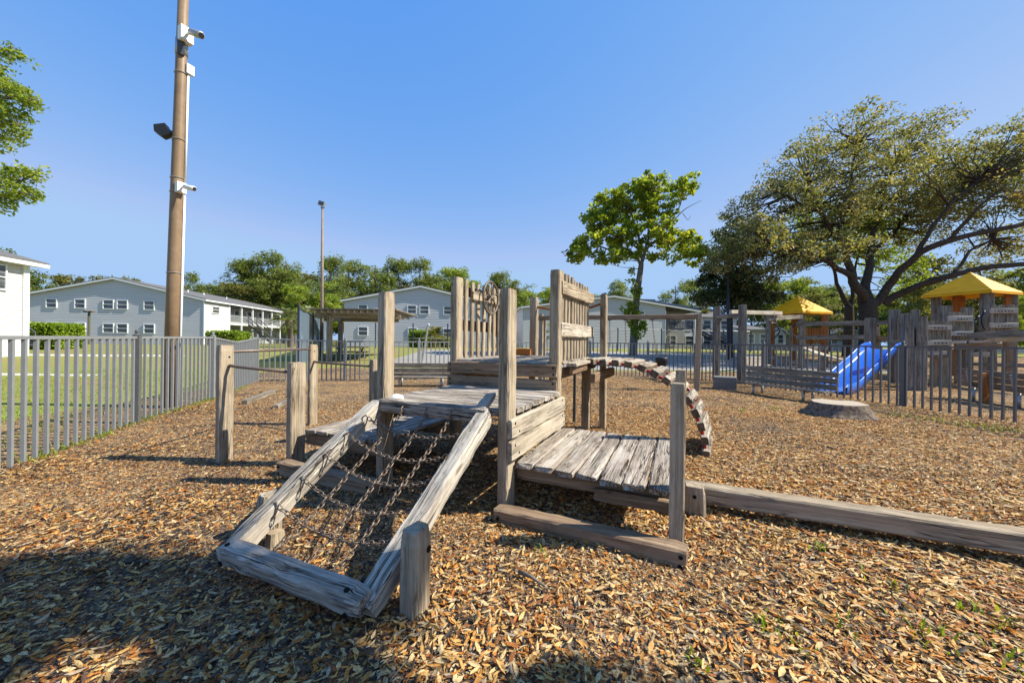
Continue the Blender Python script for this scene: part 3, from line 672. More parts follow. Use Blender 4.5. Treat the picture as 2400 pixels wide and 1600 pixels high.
# ------------------------------------------------------------------ benches
def bench(pL, pR, face, label, mat, seat_h=.32, back_h=.72, zs=None, bw=.15, nb=3, legs=(.22, .78), lmat=None):
    pL, pR = Vector(pL), Vector(pR); d = (pR-pL).normalized(); f = Vector(face); f = (f-d*f.dot(d)).normalized(); up = Vector((0, 0, 1))
    t = thing('bench', label, 'bench', (pL+pR)/2, 0, 'park benches')
    for i in range(3):
        o_ = f*(.40-.135*i); timber('slat', pL+o_+up*(seat_h+.012*(i == 0)), pR+o_+up*seat_h, .128, .045, mat, t, wear=.004)
    for i in range(nb):
        z = back_h-.07-i*(bw+.014); bk = -f*(.01+.06*(z-seat_h)/.4)
        timber('back_slat', pL+bk+up*z, pR+bk+up*z, .045, bw, mat, t, wear=.004)
    L = (pR-pL).length
    for k in legs:
        c = pL+d*L*k
        for x, y_ in ((.36, .36), (.0, .02)):
            g = G(); g.tube([c+f*x+up*(-.05), c+f*x+up*(seat_h-.02)], .035, 8); g.make('leg', lmat or M_steel, t, smooth=True)
        g = G(); g.bar(c-f*.02+up*(seat_h-.05), c+f*.42+up*(seat_h-.05), .05, .06); g.bar(c-f*.06+up*(seat_h-.04), c-f*.15+up*(back_h-.05), .05, .05, f); g.make('bracket', lmat or M_steel, t)
    return t
b1_ = at(929, 885, 11.9); c1 = g_at(905, 12.4); c2 = g_at(1075, 12.55)
bench(c1, c2, (0, -1, 0), 'weathered bench behind the tall left post in front of the back fence', M_far, .30, .74)
bench((7.50, 12.0, 0), (8.30, 9.55, 0), (-1, -.3, 0), 'grey slatted bench standing between the concrete block and the tree stump', M_far, .30, .80)
bench(g_at(2248, 10.9), g_at(2440, 8.8), (1, .25, 0), 'brown bench seen from behind through the right fence', M_brown, .38, .86, bw=.15)
g = G(); o_ = timber('bench_arm', (g_at(2312, 9.9).x, 9.9, .02), (g_at(2303, 9.9).x, 9.9, .80), .22, .07, M_orange, None, up=(0, 1, 0)); o_.name = 'timber_upright'; tag(o_, 'leaning orange-brown plank stood on end by the brown bench behind the fence', 'plank')
bench(g_at(1745, 19), g_at(1792, 19.6), (.1, -1, 0), 'small pale bench beyond the right fence post', M_farlit, .36, .80)
cb_ = G(); M = Matrix.Translation((7.12, 12.5, .19)) @ Matrix.Rotation(-.45, 4, 'Z'); cb_.box((0, 0, 0), (.66, .55, .44), M)
blk = tag(cb_.make('concrete_block', M_conc, None, M), 'low grey concrete block at the left end of the slatted bench', 'block')
md = blk.modifiers.new('bevel', 'BEVEL'); md.width = .025; md.segments = 2

# tree stump
def stump(c, r, h, label):
    vs = []; n = 48; rn = random.Random(4)
    t = thing('tree_stump', label, 'tree stump', c)
    prof = [(-.05, 1.36), (.03, 1.26), (.08, 1.16), (.16, 1.07), (h-.02, 1.0), (h, .97)]
    for z, k in prof:
        for i in range(n):
            a = 2*math.pi*i/n; nn = noise.noise(Vector((math.cos(a)*1.6, math.sin(a)*1.6, 2)))
            root = max(0, math.sin(a*5+1)+.3*math.sin(a*8))
            rr = r*(k+(k-1)*.5*root+.10*nn+.02*noise.noise(Vector((math.cos(a)*9, math.sin(a)*9, z*4))))
            vs.append(Vector(c)+Vector((math.cos(a)*rr, math.sin(a)*rr*.9, z+.015*nn*(z > .1))))
    fs = [[j*n+i, j*n+(i+1) % n, (j+1)*n+(i+1) % n, (j+1)*n+i] for j in range(len(prof)-1) for i in range(n)]
    g = G(); g.add(vs, fs); g.make('bark', M_stumpbark, t)
    top = vs[-n:]; g = G(); cc = Vector((c[0], c[1], h+.004)); g.add([cc]+top, [[0, 1+i, 1+(i+1) % n] for i in range(n)]); g.make('cut_face', M_cut, t)
m_, nt_, b_ = nodes('cut_wood', .9, .1); tcc = coords(nt_, (1, 1, 1), False)
wv = N(nt_, 'ShaderNodeTexWave', wave_type='RINGS', rings_direction='Z'); wv.inputs['Scale'].default_value = 9; wv.inputs['Distortion'].default_value = 3; nt_.links.new(tcc, wv.inputs[0])
nt_.links.new(mixc(nt_, nz(nt_, tcc, 4, 4), ramp(nt_, wv.outputs[0], [(.2, (.26, .21, .15)), (.8, (.52, .45, .36))]), (.44, .37, .28)), b_.inputs['Base Color']); bump(nt_, b_, nz(nt_, tcc, 18, 4), .8, .02); M_cut = m_
M_stumpbark = plain('stump_bark', (.24, .19, .14), .95, .1, 0, 14, .6, 1.0, c2=(.07, .05, .038))
stump((7.05, 8.05, 0), .50, .27, 'wide flat cut tree stump on the wood chips in front of the right fence')
# loose timbers lying on the chips
tag(timber('loose_timber', gp(572, 948)+Vector((0, 0, .05)), gp(640, 922)+Vector((0, 0, .05)), .13, .11, M_far), 'dark weathered timber lying on the chips behind the tallest chin-up post', 'timber', 'loose timbers')
tag(timber('loose_timber', gp(645, 957)+Vector((0, 0, .03)), gp(700, 930)+Vector((0, 0, .04)), .12, .10, M_far), 'shorter broken timber half hidden behind the split-topped post', 'timber', 'loose timbers')
def stick(pts, r, label):
    g = G(); g.tube([Vector((p[0], p[1], p[2])) for p in pts], r, 7); tag(g.make('stick', M_barks, None, Matrix.Translation(pts[0]), smooth=True), label, 'stick')
a_, b__ = gp(1216, 1350), gp(1276, 1384)
stick([(a_.x, a_.y, .03), ((a_.x+b__.x)/2, (a_.y+b__.y)/2+.01, .035), (b__.x, b__.y, .03)], [.014, .011, .007], 'pale broken stick on the leaves in front of the foot beam')
a_, b__ = gp(1434, 1208), gp(1475, 1248)
stick([(a_.x, a_.y, .03), ((a_.x+b__.x)/2-.02, (a_.y+b__.y)/2, .05), (b__.x, b__.y, .03)], [.006, .006, .004], 'thin curved twig under the lower deck')

# ------------------------------------------------------------------ swing set
sw = thing('swing_set', 'tall timber swing frame beyond the arched bridge', 'swing set', (5.9, 11.85, 0))
sR = Vector((5.86, 11.85, 0)); sL = g_at(1268, 13.6); zt = 2.42
timber('post', sR-Vector((0, 0, .1)), sR+Vector((.06, 0, zt+.02)), .14, .16, M_post, sw, up=(1, -.3, 0))
timber('post', sL-Vector((0, 0, .1)), sL+Vector((.0, 0, 2.50)), .14, .14, M_post, sw, up=(1, -.3, 0))
timber('brace', g_at(1276, 14.0), Vector((g_at(1276, 14).x, 14.0, 2.4)), .07, .10, M_post, sw, up=(1, -.3, 0))
BL, BR_ = Vector((sL.x-.15, sL.y, 2.36)), Vector((sR.x+.04, sR.y, 2.35))
timber('beam', BL, BR_, .13, .155, M_brown, sw)
def onbeam(u): 
    k = (u-1268)/(1640-1268); k = k*13.6/(13.6*k+11.85*(1-k)) if False else k
    for _ in range(30):
        p = BL.lerp(BR_, k); uu = 1200+F_PX*p.x/p.y; k += (u-uu)/430
    return BL.lerp(BR_, k)
hung = []
for u, dz in ((1428, .95), (1465, .95), (1528, 1.35), (1566, 1.3)):
    p = onbeam(u); q = p+Vector((.03 if u != 1528 else .12, 0, -dz)); p = p-Vector((0, 0, .08)); hung.append(q)
    if u in (1428, 1465): chain(p, q, 0, 'chain', parent=sw, pitch=.07, lw=.02, wr=.006)
    g = G(); g.box((0, 0, 0), (.12, .09, .05), Matrix.Translation(p)); g.make('hanger', M_dk, sw)
bs_ = thing('bucket_swing', 'black bucket seat hanging on chains from the swing frame', 'swing', hung[2])
c = (hung[2]+hung[3])/2+Vector((0, 0, -.12)); c.x = hung[2].x+.17
for q, u in ((c+Vector((-.17, 0, .12)), 1528), (c+Vector((.17, 0, .12)), 1566)):
    p = onbeam(u)-Vector((0, 0, .08)); chain(p, q, 0, 'chain', parent=bs_, pitch=.07, lw=.02, wr=.006)
g = G(); g.tube([c+Vector((0, 0, .13)), c+Vector((0, 0, .10)), c+Vector((0, 0, -.02)), c+Vector((0, 0, -.15)), c+Vector((0, 0, -.2))], [.19, .20, .19, .13, .06], 16); g.make('seat', M_black, bs_, smooth=True)

# ------------------------------------------------------------------ the big playground on the right
def pxpost(parent, u0, u1, vt, y, vb=None, mat=None, name='post', d=None, zb=None):
    c = at((u0+u1)/2, vt, y); wd = (u1-u0)/F_PX*y*.86; z0 = zb if zb is not None else (at((u0+u1)/2, vb, y).z if vb else gh(c.x, y)-.1)
    return timber(name, (c.x, y, z0), (c.x, y, c.z), wd if d is None else d, wd, mat or M_far, parent, up=Vector((math.cos(-.45), math.sin(-.45), 0)), wear=.006, seg=.35)
def pxbeam(parent, u0, v0, u1, v1, y0, y1, hpx, mat=None, name='beam', d=.12):
    p, q = at(u0, v0, y0), at(u1, v1, y1); h = hpx/F_PX*(y0+y1)/2
    return timber(name, p, q, d, h, mat or M_far, parent, wear=.006, seg=.35)
def roof(parent, fc, s, t, h, mat):
    e1 = Vector((math.cos(t), math.sin(t), 0)); e2 = Vector((-math.sin(t), math.cos(t), 0)); c0 = Vector(fc); ctr = c0+e1*s/2+e2*s/2
    cor = [c0, c0+e1*s, c0+e1*s+e2*s, c0+e2*s]; g = G(); n = 9; rim = .12
    lv = []
    for k in range(n+1):
        f = k/n; z = rim+(h-rim)*f; step = .0
        a = [ctr+(c-ctr)*(1-f)+Vector((0, 0, z)) for c in cor]; b = [ctr+(c-ctr)*(1-f)*1.0+Vector((0, 0, z+step)) for c in cor]
        if k: lv.append([ctr+(c-ctr)*((1-f)+.06)+Vector((0, 0, z-.05)) for c in cor])
        lv.append(a)
    lv[-1] = [ctr+Vector((0, 0, h))+(c-ctr)*.01 for c in cor]
    base = [[p for p in cor]]+lv; vs = [p for l in base for p in l]
    fs = [[i*4+j, i*4+(j+1) % 4, (i+1)*4+(j+1) % 4, (i+1)*4+j] for i in range(len(base)-1) for j in range(4)]
    m_ = len(base)-1; fs.append([m_*4+j for j in range(4)])
    g.add(vs, fs); r_ = g.make('roof', mat, parent)
    g = G(); inn = [ctr+(c-ctr)*.97 for c in cor]
    g.add([p+Vector((0, 0, .02)) for p in inn]+[ctr+Vector((0, 0, h*.85))], [[j, (j+1) % 4, 4] for j in range(4)]); g.make('roof_lining', M_yellow, r_)
    return ctr, cor
big = thing('wooden_playground', 'large weathered timber playground with two yellow roofed towers behind the right fence', 'playground', (20, 17, 0))
tA = bpy.data.objects.new('play_tower', None); link(tA, WM[big.name], big); tag(tA, 'smaller farther tower with yellow roof')
tB = bpy.data.objects.new('play_tower', None); link(tB, WM[big.name], big); tag(tB, 'nearer tower with yellow roof at the right edge')
# tower A
yA = 21.0; fA = at(1882, 728, yA); fA.z -= .12
ctr, cor = roof(tA, fA, 2.32, R(16), 1.12, M_yellow)
for (u0, u1, yy, mt) in ((1873, 1886, 21.6, M_far), (1805, 1816, 23.2, M_orange), (1856, 1868, 23.4, M_orange), (1926, 1938, 22.4, M_orange), (1796, 1806, 22.6, M_far), (1936, 1942, 22.5, M_far)):
    pxpost(tA, u0, u1, 726, yy, mat=mt)
for i in range(7): pxpost(tA, 1888+i*6.6, 1893.6+i*6.6, 768, 22.4, 806, mat=M_orange, name='board', d=.05)
pxbeam(tA, 1800, 813, 1882, 817, 22.4, 21.5, 12); pxbeam(tA, 1882, 817, 1940, 815, 21.5, 22.3, 12); pxbeam(tA, 1800, 838, 1850, 838, 22.5, 22.0, 8); pxbeam(tA, 1830, 848, 1872, 850, 22, 21.6, 10)
# tower B
yB = 16.2; fB = at(2325, 680, yB); fB.z -= .1
ctr, cor = roof(tB, fB, 2.33, R(16), 1.15, M_yellow)
for (u0, u1, yy, mt) in ((2303, 2323, 16.6, M_far), (2187, 2203, 18.2, M_far), (2238, 2256, 18.7, M_orange), (2200, 2206, 18.3, M_orange), (2357, 2368, 17.1, M_orange), (2367, 2381, 17.1, M_far)):
    pxpost(tB, u0, u1, 684, yy, mat=mt)
g = G(); g.tube([at(2256, 703, 18.6), at(2303, 704, 16.7)], .025, 8); g.make('rail', M_post, tB)
g = G(); g.tube([at(2323, 702, 16.7), at(2357, 701, 17)], .02, 8); g.make('rail', M_dk, tB)
def panel(parent, u0, u1, vt, vb, y0, y1, n, boards, mat=M_far, name='climbing_panel'):
    o = bpy.data.objects.new(name, None); link(o, WM[parent.name], parent)
    for i in range(n):
        a = u0+(u1-u0)*i/n; y = y0+(y1-y0)*(i+.5)/n; pxpost(o, a+.6, a+(u1-u0)/n*1.12, vt+BK.uniform(-1.2, 1.2), y, vb, mat=mat, name='plank', d=.05)
    for (va, vb_) in boards:
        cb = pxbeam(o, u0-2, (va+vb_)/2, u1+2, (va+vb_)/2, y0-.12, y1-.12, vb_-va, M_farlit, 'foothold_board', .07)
        for k in range(6):
            u = u0+10+(u1-u0-20)*k/5; p = at(u, (va+vb_)/2+1, y0+(y1-y0)*k/5-.165); dark_hole_disc(cb, p, (0, -1, 0), 2.0)
    return o
panel(big, 2164, 2228, 753, 838, 13.6, 13.4, 8, [(762, 773), (797, 809)])
panel(big, 2223, 2277, 732, 797, 15.2, 15.0, 8, [(740, 753), (776, 787)])
panel(big, 2323, 2383, 715, 790, 15.6, 15.5, 7, [(722, 734), (756, 768)])
panel(big, 2104, 2134, 735, 792, 15.0, 14.4, 5, [], name='screen_panel')
for (u0, u1, vt, yy) in ((2086, 2105, 725, 15.2), (2137, 2152, 726, 14.6), (2145, 2168, 742, 12.7), (2118, 2138, 768, 12.8), (2203, 2225, 717, 16.4), (2257, 2276, 721, 16.0)):
    pxpost(big, u0, u1, vt, yy)
for (u0, u1, yy, mt) in ((2184, 2199, 13.9, M_brown), (2205, 2219, 13.8, M_post), (2243, 2262, 15.0, M_brown), (2262, 2274, 14.6, M_far), (2320, 2333, 15.3, M_far), (2356, 2374, 16.5, M_brown)):
    pxpost(big, u0, u1, 800, yy, mat=mt)
pxbeam(big, 2084, 802, 2148, 803, 15, 14.4, 10); pxbeam(big, 2270, 787, 2440, 780, 14.8, 12.6, 15, M_far); pxbeam(big, 2320, 797, 2440, 792, 14.5, 12.5, 10, M_farlit)
pxbeam(big, 2228, 801, 2264, 801, 14.2, 13.9, 7, M_farlit); pxbeam(big, 2273, 801, 2322, 801, 14.4, 14.2, 7, M_farlit); pxbeam(big, 2168, 827, 2218, 827, 13.5, 13.2, 9, M_farlit)
pxbeam(big, 2275, 830, 2325, 830, 14.6, 14.2, 12, M_farlit); pxbeam(big, 2272, 853, 2440, 858, 14.5, 11.8, 9, M_far); pxbeam(big, 2150, 812, 2230, 812, 14.3, 13.5, 14, M_brown, 'joist', .4)
pxbeam(big, 2230, 812, 2330, 812, 15.3, 14.6, 14, M_brown, 'deck', 1.6)
for k in range(2):                                   # curved black hand loops on the towers
    for (u, v0, v1, yy, w_) in (((2283, 740, 775, 16.3, -12), (2300, 728, 772, 16.2, -8))[k],):
        g = G(); g.tube([at(u-w_*(1-math.sin(math.pi*i/10))-0, v0+(v1-v0)*i/10, yy) for i in range(11)], .03, 8); g.make('hand_loop', M_navy, tB, smooth=True)
for (u, s_) in ((1813, 1), (1868, -1)):
    g = G(); g.tube([at(u+s_*14*math.sin(math.pi*i/10), 757+36*i/10, 21.2) for i in range(11)], .035, 8); g.make('hand_loop', M_navy, tA, smooth=True)
# guard rails of the high bridge between the towers
for (u0, v0, u1, v1) in ((1868, 759, 2036, 757), (1868, 791, 2036, 790)): pxbeam(big, u0, v0, u1, v1, 20.8, 16.4, 10, M_far)
pxbeam(big, 2046, 756, 2106, 757, 16.3, 15.3, 10); pxbeam(big, 2058, 793, 2106, 797, 16.3, 15.3, 12, M_brown)
pxpost(big, 2030, 2050, 745, 16.3); pxpost(big, 2049, 2060, 766, 16.4, mat=M_post)
# sunlit sloping board bridge down from tower A
for i in range(6):
    y = 20.6-.25*i; p, q = at(1884+i*5, 815+i*2.5, y), at(1940+i*8, 833+i*2.4, y-1.2)
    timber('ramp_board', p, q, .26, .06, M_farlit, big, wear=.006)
pxpost(big, 1921, 1931, 836, 18.6); pxpost(big, 1930, 1936, 838, 18.8, mat=M_brown)
# overhead ladder
ol = thing('overhead_ladder', 'timber overhead ladder frame with hanging rings just beyond the slatted bench', 'overhead ladder', g_at(1740, 14.5))
for (u0, u1, vt, yy) in ((1671, 1689, 719, 15.6), (1731, 1750, 714, 14.2)): pxpost(ol, u0, u1, vt, yy)
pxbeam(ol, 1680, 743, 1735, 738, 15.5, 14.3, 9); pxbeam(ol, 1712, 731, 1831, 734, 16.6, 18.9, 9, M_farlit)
timber('brace', at(1681, 760, 15.5), at(1692, 742, 15.3), .09, .1, M_far, ol)
pxbeam(ol, 1800, 746, 1878, 742, 18.5, 21.0, 10); pxpost(ol, 1851, 1857, 765, 21, mat=M_far)
for u in (1768, 1788, 1815):
    c = at(u, 752, 17.6); g = G(); g.tube([c+Vector((0, 0, .22)), c+Vector((-.13, 0, -.08)), c+Vector((.13, 0, -.08))], .014, 5, closed=True); g.make('ring', M_steel, ol)
    g = G(); g.tube([c+Vector((0, 0, .22)), c+Vector((0, 0, .42))], .01, 5); g.make('hanger', M_steel, ol)
# slide
sld = thing('slide', 'wavy bright blue plastic slide behind the right fence', 'slide', gp(1965, 922))
top, foot = at(2078, 812, 14.4), gp(1940, 921)+Vector((0, 0, .05)); n = 34; sec = []; d = (foot-top); d.z = 0; L = d.length; d.normalize(); sdv = Vector((d.y, -d.x, 0)); sdv = sdv if sdv.x > 0 else -sdv
H_ = top.z-.16
for i in range(n+1):
    f = i/n; s_ = (1-f)
    zc = H_*(.5+.5*math.cos(math.pi*min(1, f*1.08)**1.05)) if f < .93 else .0
    zc = H_*(1-sst(f*1.02))+.05*math.sin(f*math.pi*4)*(1-f)*f*4*.8
    c = top.lerp(foot, f); c = Vector((c.x, c.y, zc+.10)); hw = .44
    prof = [(-hw-.06, .20), (-hw-.03, .235), (-hw, .20), (-hw+.04, .02), (-hw+.12, -.03), (0, -.045), (hw-.12, -.03), (hw-.04, .02), (hw, .20), (hw+.03, .235), (hw+.06, .20), (hw+.05, -.10), (0, -.12), (-hw-.05, -.10)]
    e = 1 if 0 < i < n else .97; sec.append([c+sdv*x*e+Vector((0, 0, z if i < n else z*.6)) for x, z in prof])
k = len(sec[0]); g = G(); g.add([p for s_ in sec for p in s_], [[i*k+j, i*k+(j+1) % k, (i+1)*k+(j+1) % k, (i+1)*k+j] for i in range(n) for j in range(k)]+[list(range(k)), [n*k+j for j in range(k)][::-1]])
g.make('chute', M_blue, sld, smooth=True)
o_ = timber('timber_upright', gp(1984, 882)+Vector((0, 1.6, -.2)), gp(1984, 882)+Vector((.1, 1.6, .55)), .12, .2, M_orange); tag(o_, 'orange cut timber end standing just behind the blue slide', 'timber')

# ------------------------------------------------------------------ buildings
EX = Vector((math.cos(R(7.3)), math.sin(R(7.3)), 0)); EY = Vector((-EX.y, EX.x, 0)); UZ = Vector((0, 0, 1))
def courses(O, ex, nrm, x0, x1, z0, z1, lim=None, h=.2, lap=.028):
    g = G(); z = z0
    while z < z1-.01:
        zt_ = min(z+h, z1); a0, b0 = (x0, x1) if not lim else lim(z); a1, b1 = (x0, x1) if not lim else lim(zt_)
        if b0-a0 > .05:
            p = [O+ex*a0+UZ*z+nrm*lap, O+ex*b0+UZ*z+nrm*lap, O+ex*b1+UZ*zt_, O+ex*a1+UZ*zt_]
            q = [O+ex*a0+UZ*z, O+ex*b0+UZ*z]
            g.add(p+q, [[0, 1, 2, 3], [4, 5, 1, 0]])
        z += h
    return g
def window(parent, c, ex, nrm, w_=1.0, h_=.95):
    g = G(); M = Matrix((ex, -nrm, UZ)).transposed().to_4x4(); M.translation = c; f = .08
    for (x, z, a, b) in ((0, h_/2, w_+f, f), (0, -h_/2, w_+f, f), (-w_/2, 0, f, h_-f), (w_/2, 0, f, h_-f), (0, 0, w_-f, .05)):
        g.box((x, -.03, z), (a, .09, b), M)
    o = g.make('window', M_trim, parent, M); g = G(); g.box((0, -.005, 0), (w_-.05, .02, h_-.05), M); g.make('pane', M_glass, o, M); return o
def gable_house(name, label, O, W, D, zb, ze, zr, wall, wins=(), wx=None, porch=None, rmat=None, ov=.34, side='east', h=.2, trim=True):
    t = thing(name, label, 'apartment building', (O[0], O[1], zb), 0, 'apartment buildings round the playground')
    O = Vector((O[0], O[1], 0)); mid = W/2; x1 = wx or W
    def lim(z):
        if z <= ze: return (0, x1)
        k = (z-ze)/(zr-ze)*mid; return (k, min(x1, W-k))
    courses(O, EX, -EY, 0, x1, zb-.3, zr, lim, h).make('front_wall', wall, t)
    g = courses(O+EX*x1, EY, EX, 0, D if not porch else porch[0], zb-.3, ze, None, h); g.make('side_wall', M_sidewhite if side == 'east' else wall, t)
    g = courses(O, EY, -EX, 0, D, zb-.3, ze, None, h); g.make('side_wall', wall, t)
    g = G(); g.prism([O+UZ*(zb-.3)+EY*D, O+EX*W+UZ*(zb-.3)+EY*D, O+EX*W+UZ*ze+EY*D, O+EX*mid+UZ*zr+EY*D, O+UZ*ze+EY*D], EY*.1); g.make('back_wall', wall, t)
    for s_ in (0, 1):                                # roof slopes with white barge boards
        sl_ = (zr-ze)/mid; a = O+EX*(mid)+UZ*(zr+.05)-EY*ov; e = (O-EX*ov+UZ*(ze+.05-sl_*ov)-EY*ov) if s_ == 0 else (O+EX*(W+ov)+UZ*(ze+.05-sl_*ov)-EY*ov)
        g = G(); g.prism([a, e, e+EY*(D+2*ov), a+EY*(D+2*ov)], UZ*.10); rf = g.make('roof', rmat or M_roof, t)
        if trim:
            g = G(); g.prism([a-EY*.01-UZ*.16, e-EY*.01-UZ*.16, e-EY*.01+UZ*.0, a-EY*.01+UZ*.0], EY*.04); g.make('barge_board', M_trim, rf)
            g = G(); g.bar(e-UZ*.07, e+EY*(D+2*ov)-UZ*.07, .06, .16); g.make('gutter', M_trim, rf)
    if trim:
        g = G(); g.box((0, 0, 0), (.12, .12, ze-zb+.2), Matrix.Translation(O+EX*(x1-.02)-EY*.03+UZ*(zb+(ze-zb)/2-.1))); g.make('corner_board', M_trim, t)
    for (u, v0, v1) in wins:                         # measured window positions
        r = ray(u, (v0+v1)/2); n = -EY; k = (O.dot(n))/(r.dot(n)) if abs(r.dot(n)) > 1e-6 else 0
        c = Vector((0, 0, EYE))+r*k; r0 = ray(u, v0); r1 = ray(u, v1); hh = (r0.z-r1.z)*k
        window(t, c-EY*.035, EX, -EY, hh*1.04, hh)
    return t
def balcony(t, Q, ex, L, depth, z1, zb, ze, nposts, inner, stairs=None, rail=M_sidedk, inward=1):
    """a two-storey gallery along ex starting at Q; recess towards -inward"""
    y_ = inner
    courses(Q-y_*depth, ex, y_, 0, L, zb-.3, ze, None, .3, .02).make('gallery_wall', M_sidedk, t)
    g = G(); M = Matrix((ex, y_, UZ)).transposed().to_4x4(); M.translation = Q
    g.box((L/2, -depth/2, z1-.1), (L, depth, .2), M); g.make('balcony_floor', M_trim, t)
    g = G(); g.box((L/2, -.03, z1+1.0), (L, .07, .07), M); g.box((L/2, -.03, z1+.12), (L, .07, .07), M); bal = g.make('balcony_rail', rail, t)
    g = G(); n = int(L/.2)
    for i in range(n): g.box((i*.2+.1, -.03, z1+.56), (.06, .05, .85), M)
    g.make('baluster_grille', rail, bal)
    for i in range(nposts):
        g = G(); g.box((L*i/(nposts-1), 0.02, zb+(ze-zb)/2), (.16, .16, ze-zb+.1), M); g.make('post', M_trim, t)
    for i in range(int(L/3)):
        for zz in (zb+1.35, z1+1.35): window(t, Q-y_*(depth-.04)+ex*(1.6+i*3)+UZ*zz, ex, y_, 1.1, 1.3)
def staircase(parent, P0, P1, side, n=12, w_=1.1, mat=M_dk, name='staircase'):
    o = bpy.data.objects.new(name, None); link(o, WM[parent.name], parent); P0, P1, side = Vector(P0), Vector(P1), Vector(side)
    for s_ in (0, 1):
        q = side*(w_*s_); g = G(); g.bar(P0+q, P1+q, .06, .28); g.make('stringer', mat, o)
        g = G(); g.bar(P0+q+UZ*1.0, P1+q+UZ*1.0, .07, .08); g.bar(P0+q+UZ*.55, P1+q+UZ*.55, .04, .05); g.make('handrail', mat, o)
        for k in range(7):
            c = P0.lerp(P1, k/6)+q; g = G(); g.bar(c, c+UZ*1.0, .06, .06, (1, 0, 0)); g.make('baluster', mat, o)
    for k in range(n):
        c = P0.lerp(P1, (k+.5)/n)+side*w_/2; d = (P1-P0); d.z = 0; d.normalize(); M = Matrix((d, side, UZ)).transposed().to_4x4(); M.translation = c
        g = G(); g.box((0, 0, 0), (.28, w_, .05), M); g.make('tread', mat, o)
    return o
ZB = .72
uw = (122, 188.6, 255, 287.8, 350.5)
O1 = Vector((-35.8, 43.5, 0))-EX*18.45
h1 = gable_house('apartment_building', 'long grey-blue two-storey building with a wide low gable behind the left fence', O1, 18.45, 26, ZB, 5.95, 8.1, M_sideblue,
                 [(u, 700+(u-120)*.022, 720.5+(u-120)*.022) for u in uw]+[(u, 757+(u-188)*.018, 778+(u-188)*.018) for u in uw], porch=(4.6,))
Q = O1+EX*18.45
window(h1, Q+EY*1.9+EX*.05+UZ*4.9, EY, EX, 1.3, .8); window(h1, Q+EY*1.9+EX*.05+UZ*2.0, EY, EX, 1.3, .8)
balcony(h1, Q+EY*4.6, EY, 21.4, 1.7, 3.45, ZB, 5.9, 9, EX)
staircase(h1, Q+EY*8.3+EX*.35+UZ*3.4, Q+EY*14.6+EX*.35+UZ*.8, EX)
for k_, yy in enumerate((6, 9, 14)):
    p = O1+EX*(9.2+3.5)+EY*yy; g = G(); zz = 8.1-3.5*.233; g.tube([p+UZ*(zz-.1), p+UZ*(zz+.45)], .07, 8); g.make('vent_pipe', M_trim, h1)
O2 = Vector((-20.0, 44.5, 0))
h2 = gable_house('apartment_building', 'grey-blue gabled building in the middle behind the paved court and the hedge', O2, 17.75, 26, ZB, 6.15, 8.05, M_sideblue,
                 [(851, 714, 733), (965.7, 716, 735), (994.5, 716.5, 736), (1050, 718, 737), (851, 766, 786), (967, 769, 788), (1050, 770, 790)])
O3 = Vector((.0285*47.9, 47.9, 0))
h3 = gable_house('apartment_building', 'grey gabled building behind the swing frame and the ivy-clad tree', O3, 24, 26, ZB+.1, 5.9, 7.6, M_sideblue, [(1502, 729, 744), (1333, 722, 738)], wx=19.4)
Qp = O3+EX*19.4
g = courses(Qp+EY*2.6, EX, -EY, 0, 4.4, ZB, 6.0, None, .3); g.make('porch_wall', M_sidedk, h3)
for zz in (1.9, 4.7):
    for xx in (.9, 2.6): window(h3, Qp+EY*2.55+EX*xx+UZ*zz, EX, -EY, .9, 1.4)
M = Matrix((EX, EY, UZ)).transposed().to_4x4(); M.translation = Qp
g = G(); g.box((2.3, .9, 3.4), (4.2, 1.9, .2), M); g.make('balcony_floor', M_dk, h3)
g = G(); g.box((2.3, 0, 4.35), (4.2, .06, .07), M); [g.box((.25+i*.22, 0, 3.9), (.06, .05, .85), M) for i in range(20)]; g.make('balcony_rail', M_navy, h3)
g = G(); g.box((4.3, 0, 3.2), (.18, .18, 5.0), M); g.make('post', M_trim, h3)
staircase(h3, Qp+EX*4.6+UZ*3.4, Qp+EX*10.2-EY*.4+UZ*.8, EY, mat=M_navy)
g = courses(Qp+EX*4.6+EY*4, EX, -EY, 0, 9, ZB, 5.4, None, .3); g.make('rear_wing', M_sidewhite, h3)
for k in range(3): window(h3, Qp+EX*(6+k*2.8)+EY*3.95+UZ*4.3, EX, -EY, 1.2, 1.3); window(h3, Qp+EX*(6+k*2.8)+EY*3.95+UZ*1.9, EX, -EY, 1.2, 1.4)
g = G(); g.prism([Qp+EX*4.2+EY*3.6+UZ*5.35, Qp+EX*14+EY*3.6+UZ*5.35, Qp+EX*14+EY*9+UZ*6.6, Qp+EX*4.2+EY*9+UZ*6.6], UZ*.1); g.make('wing_roof', M_roof, h3)
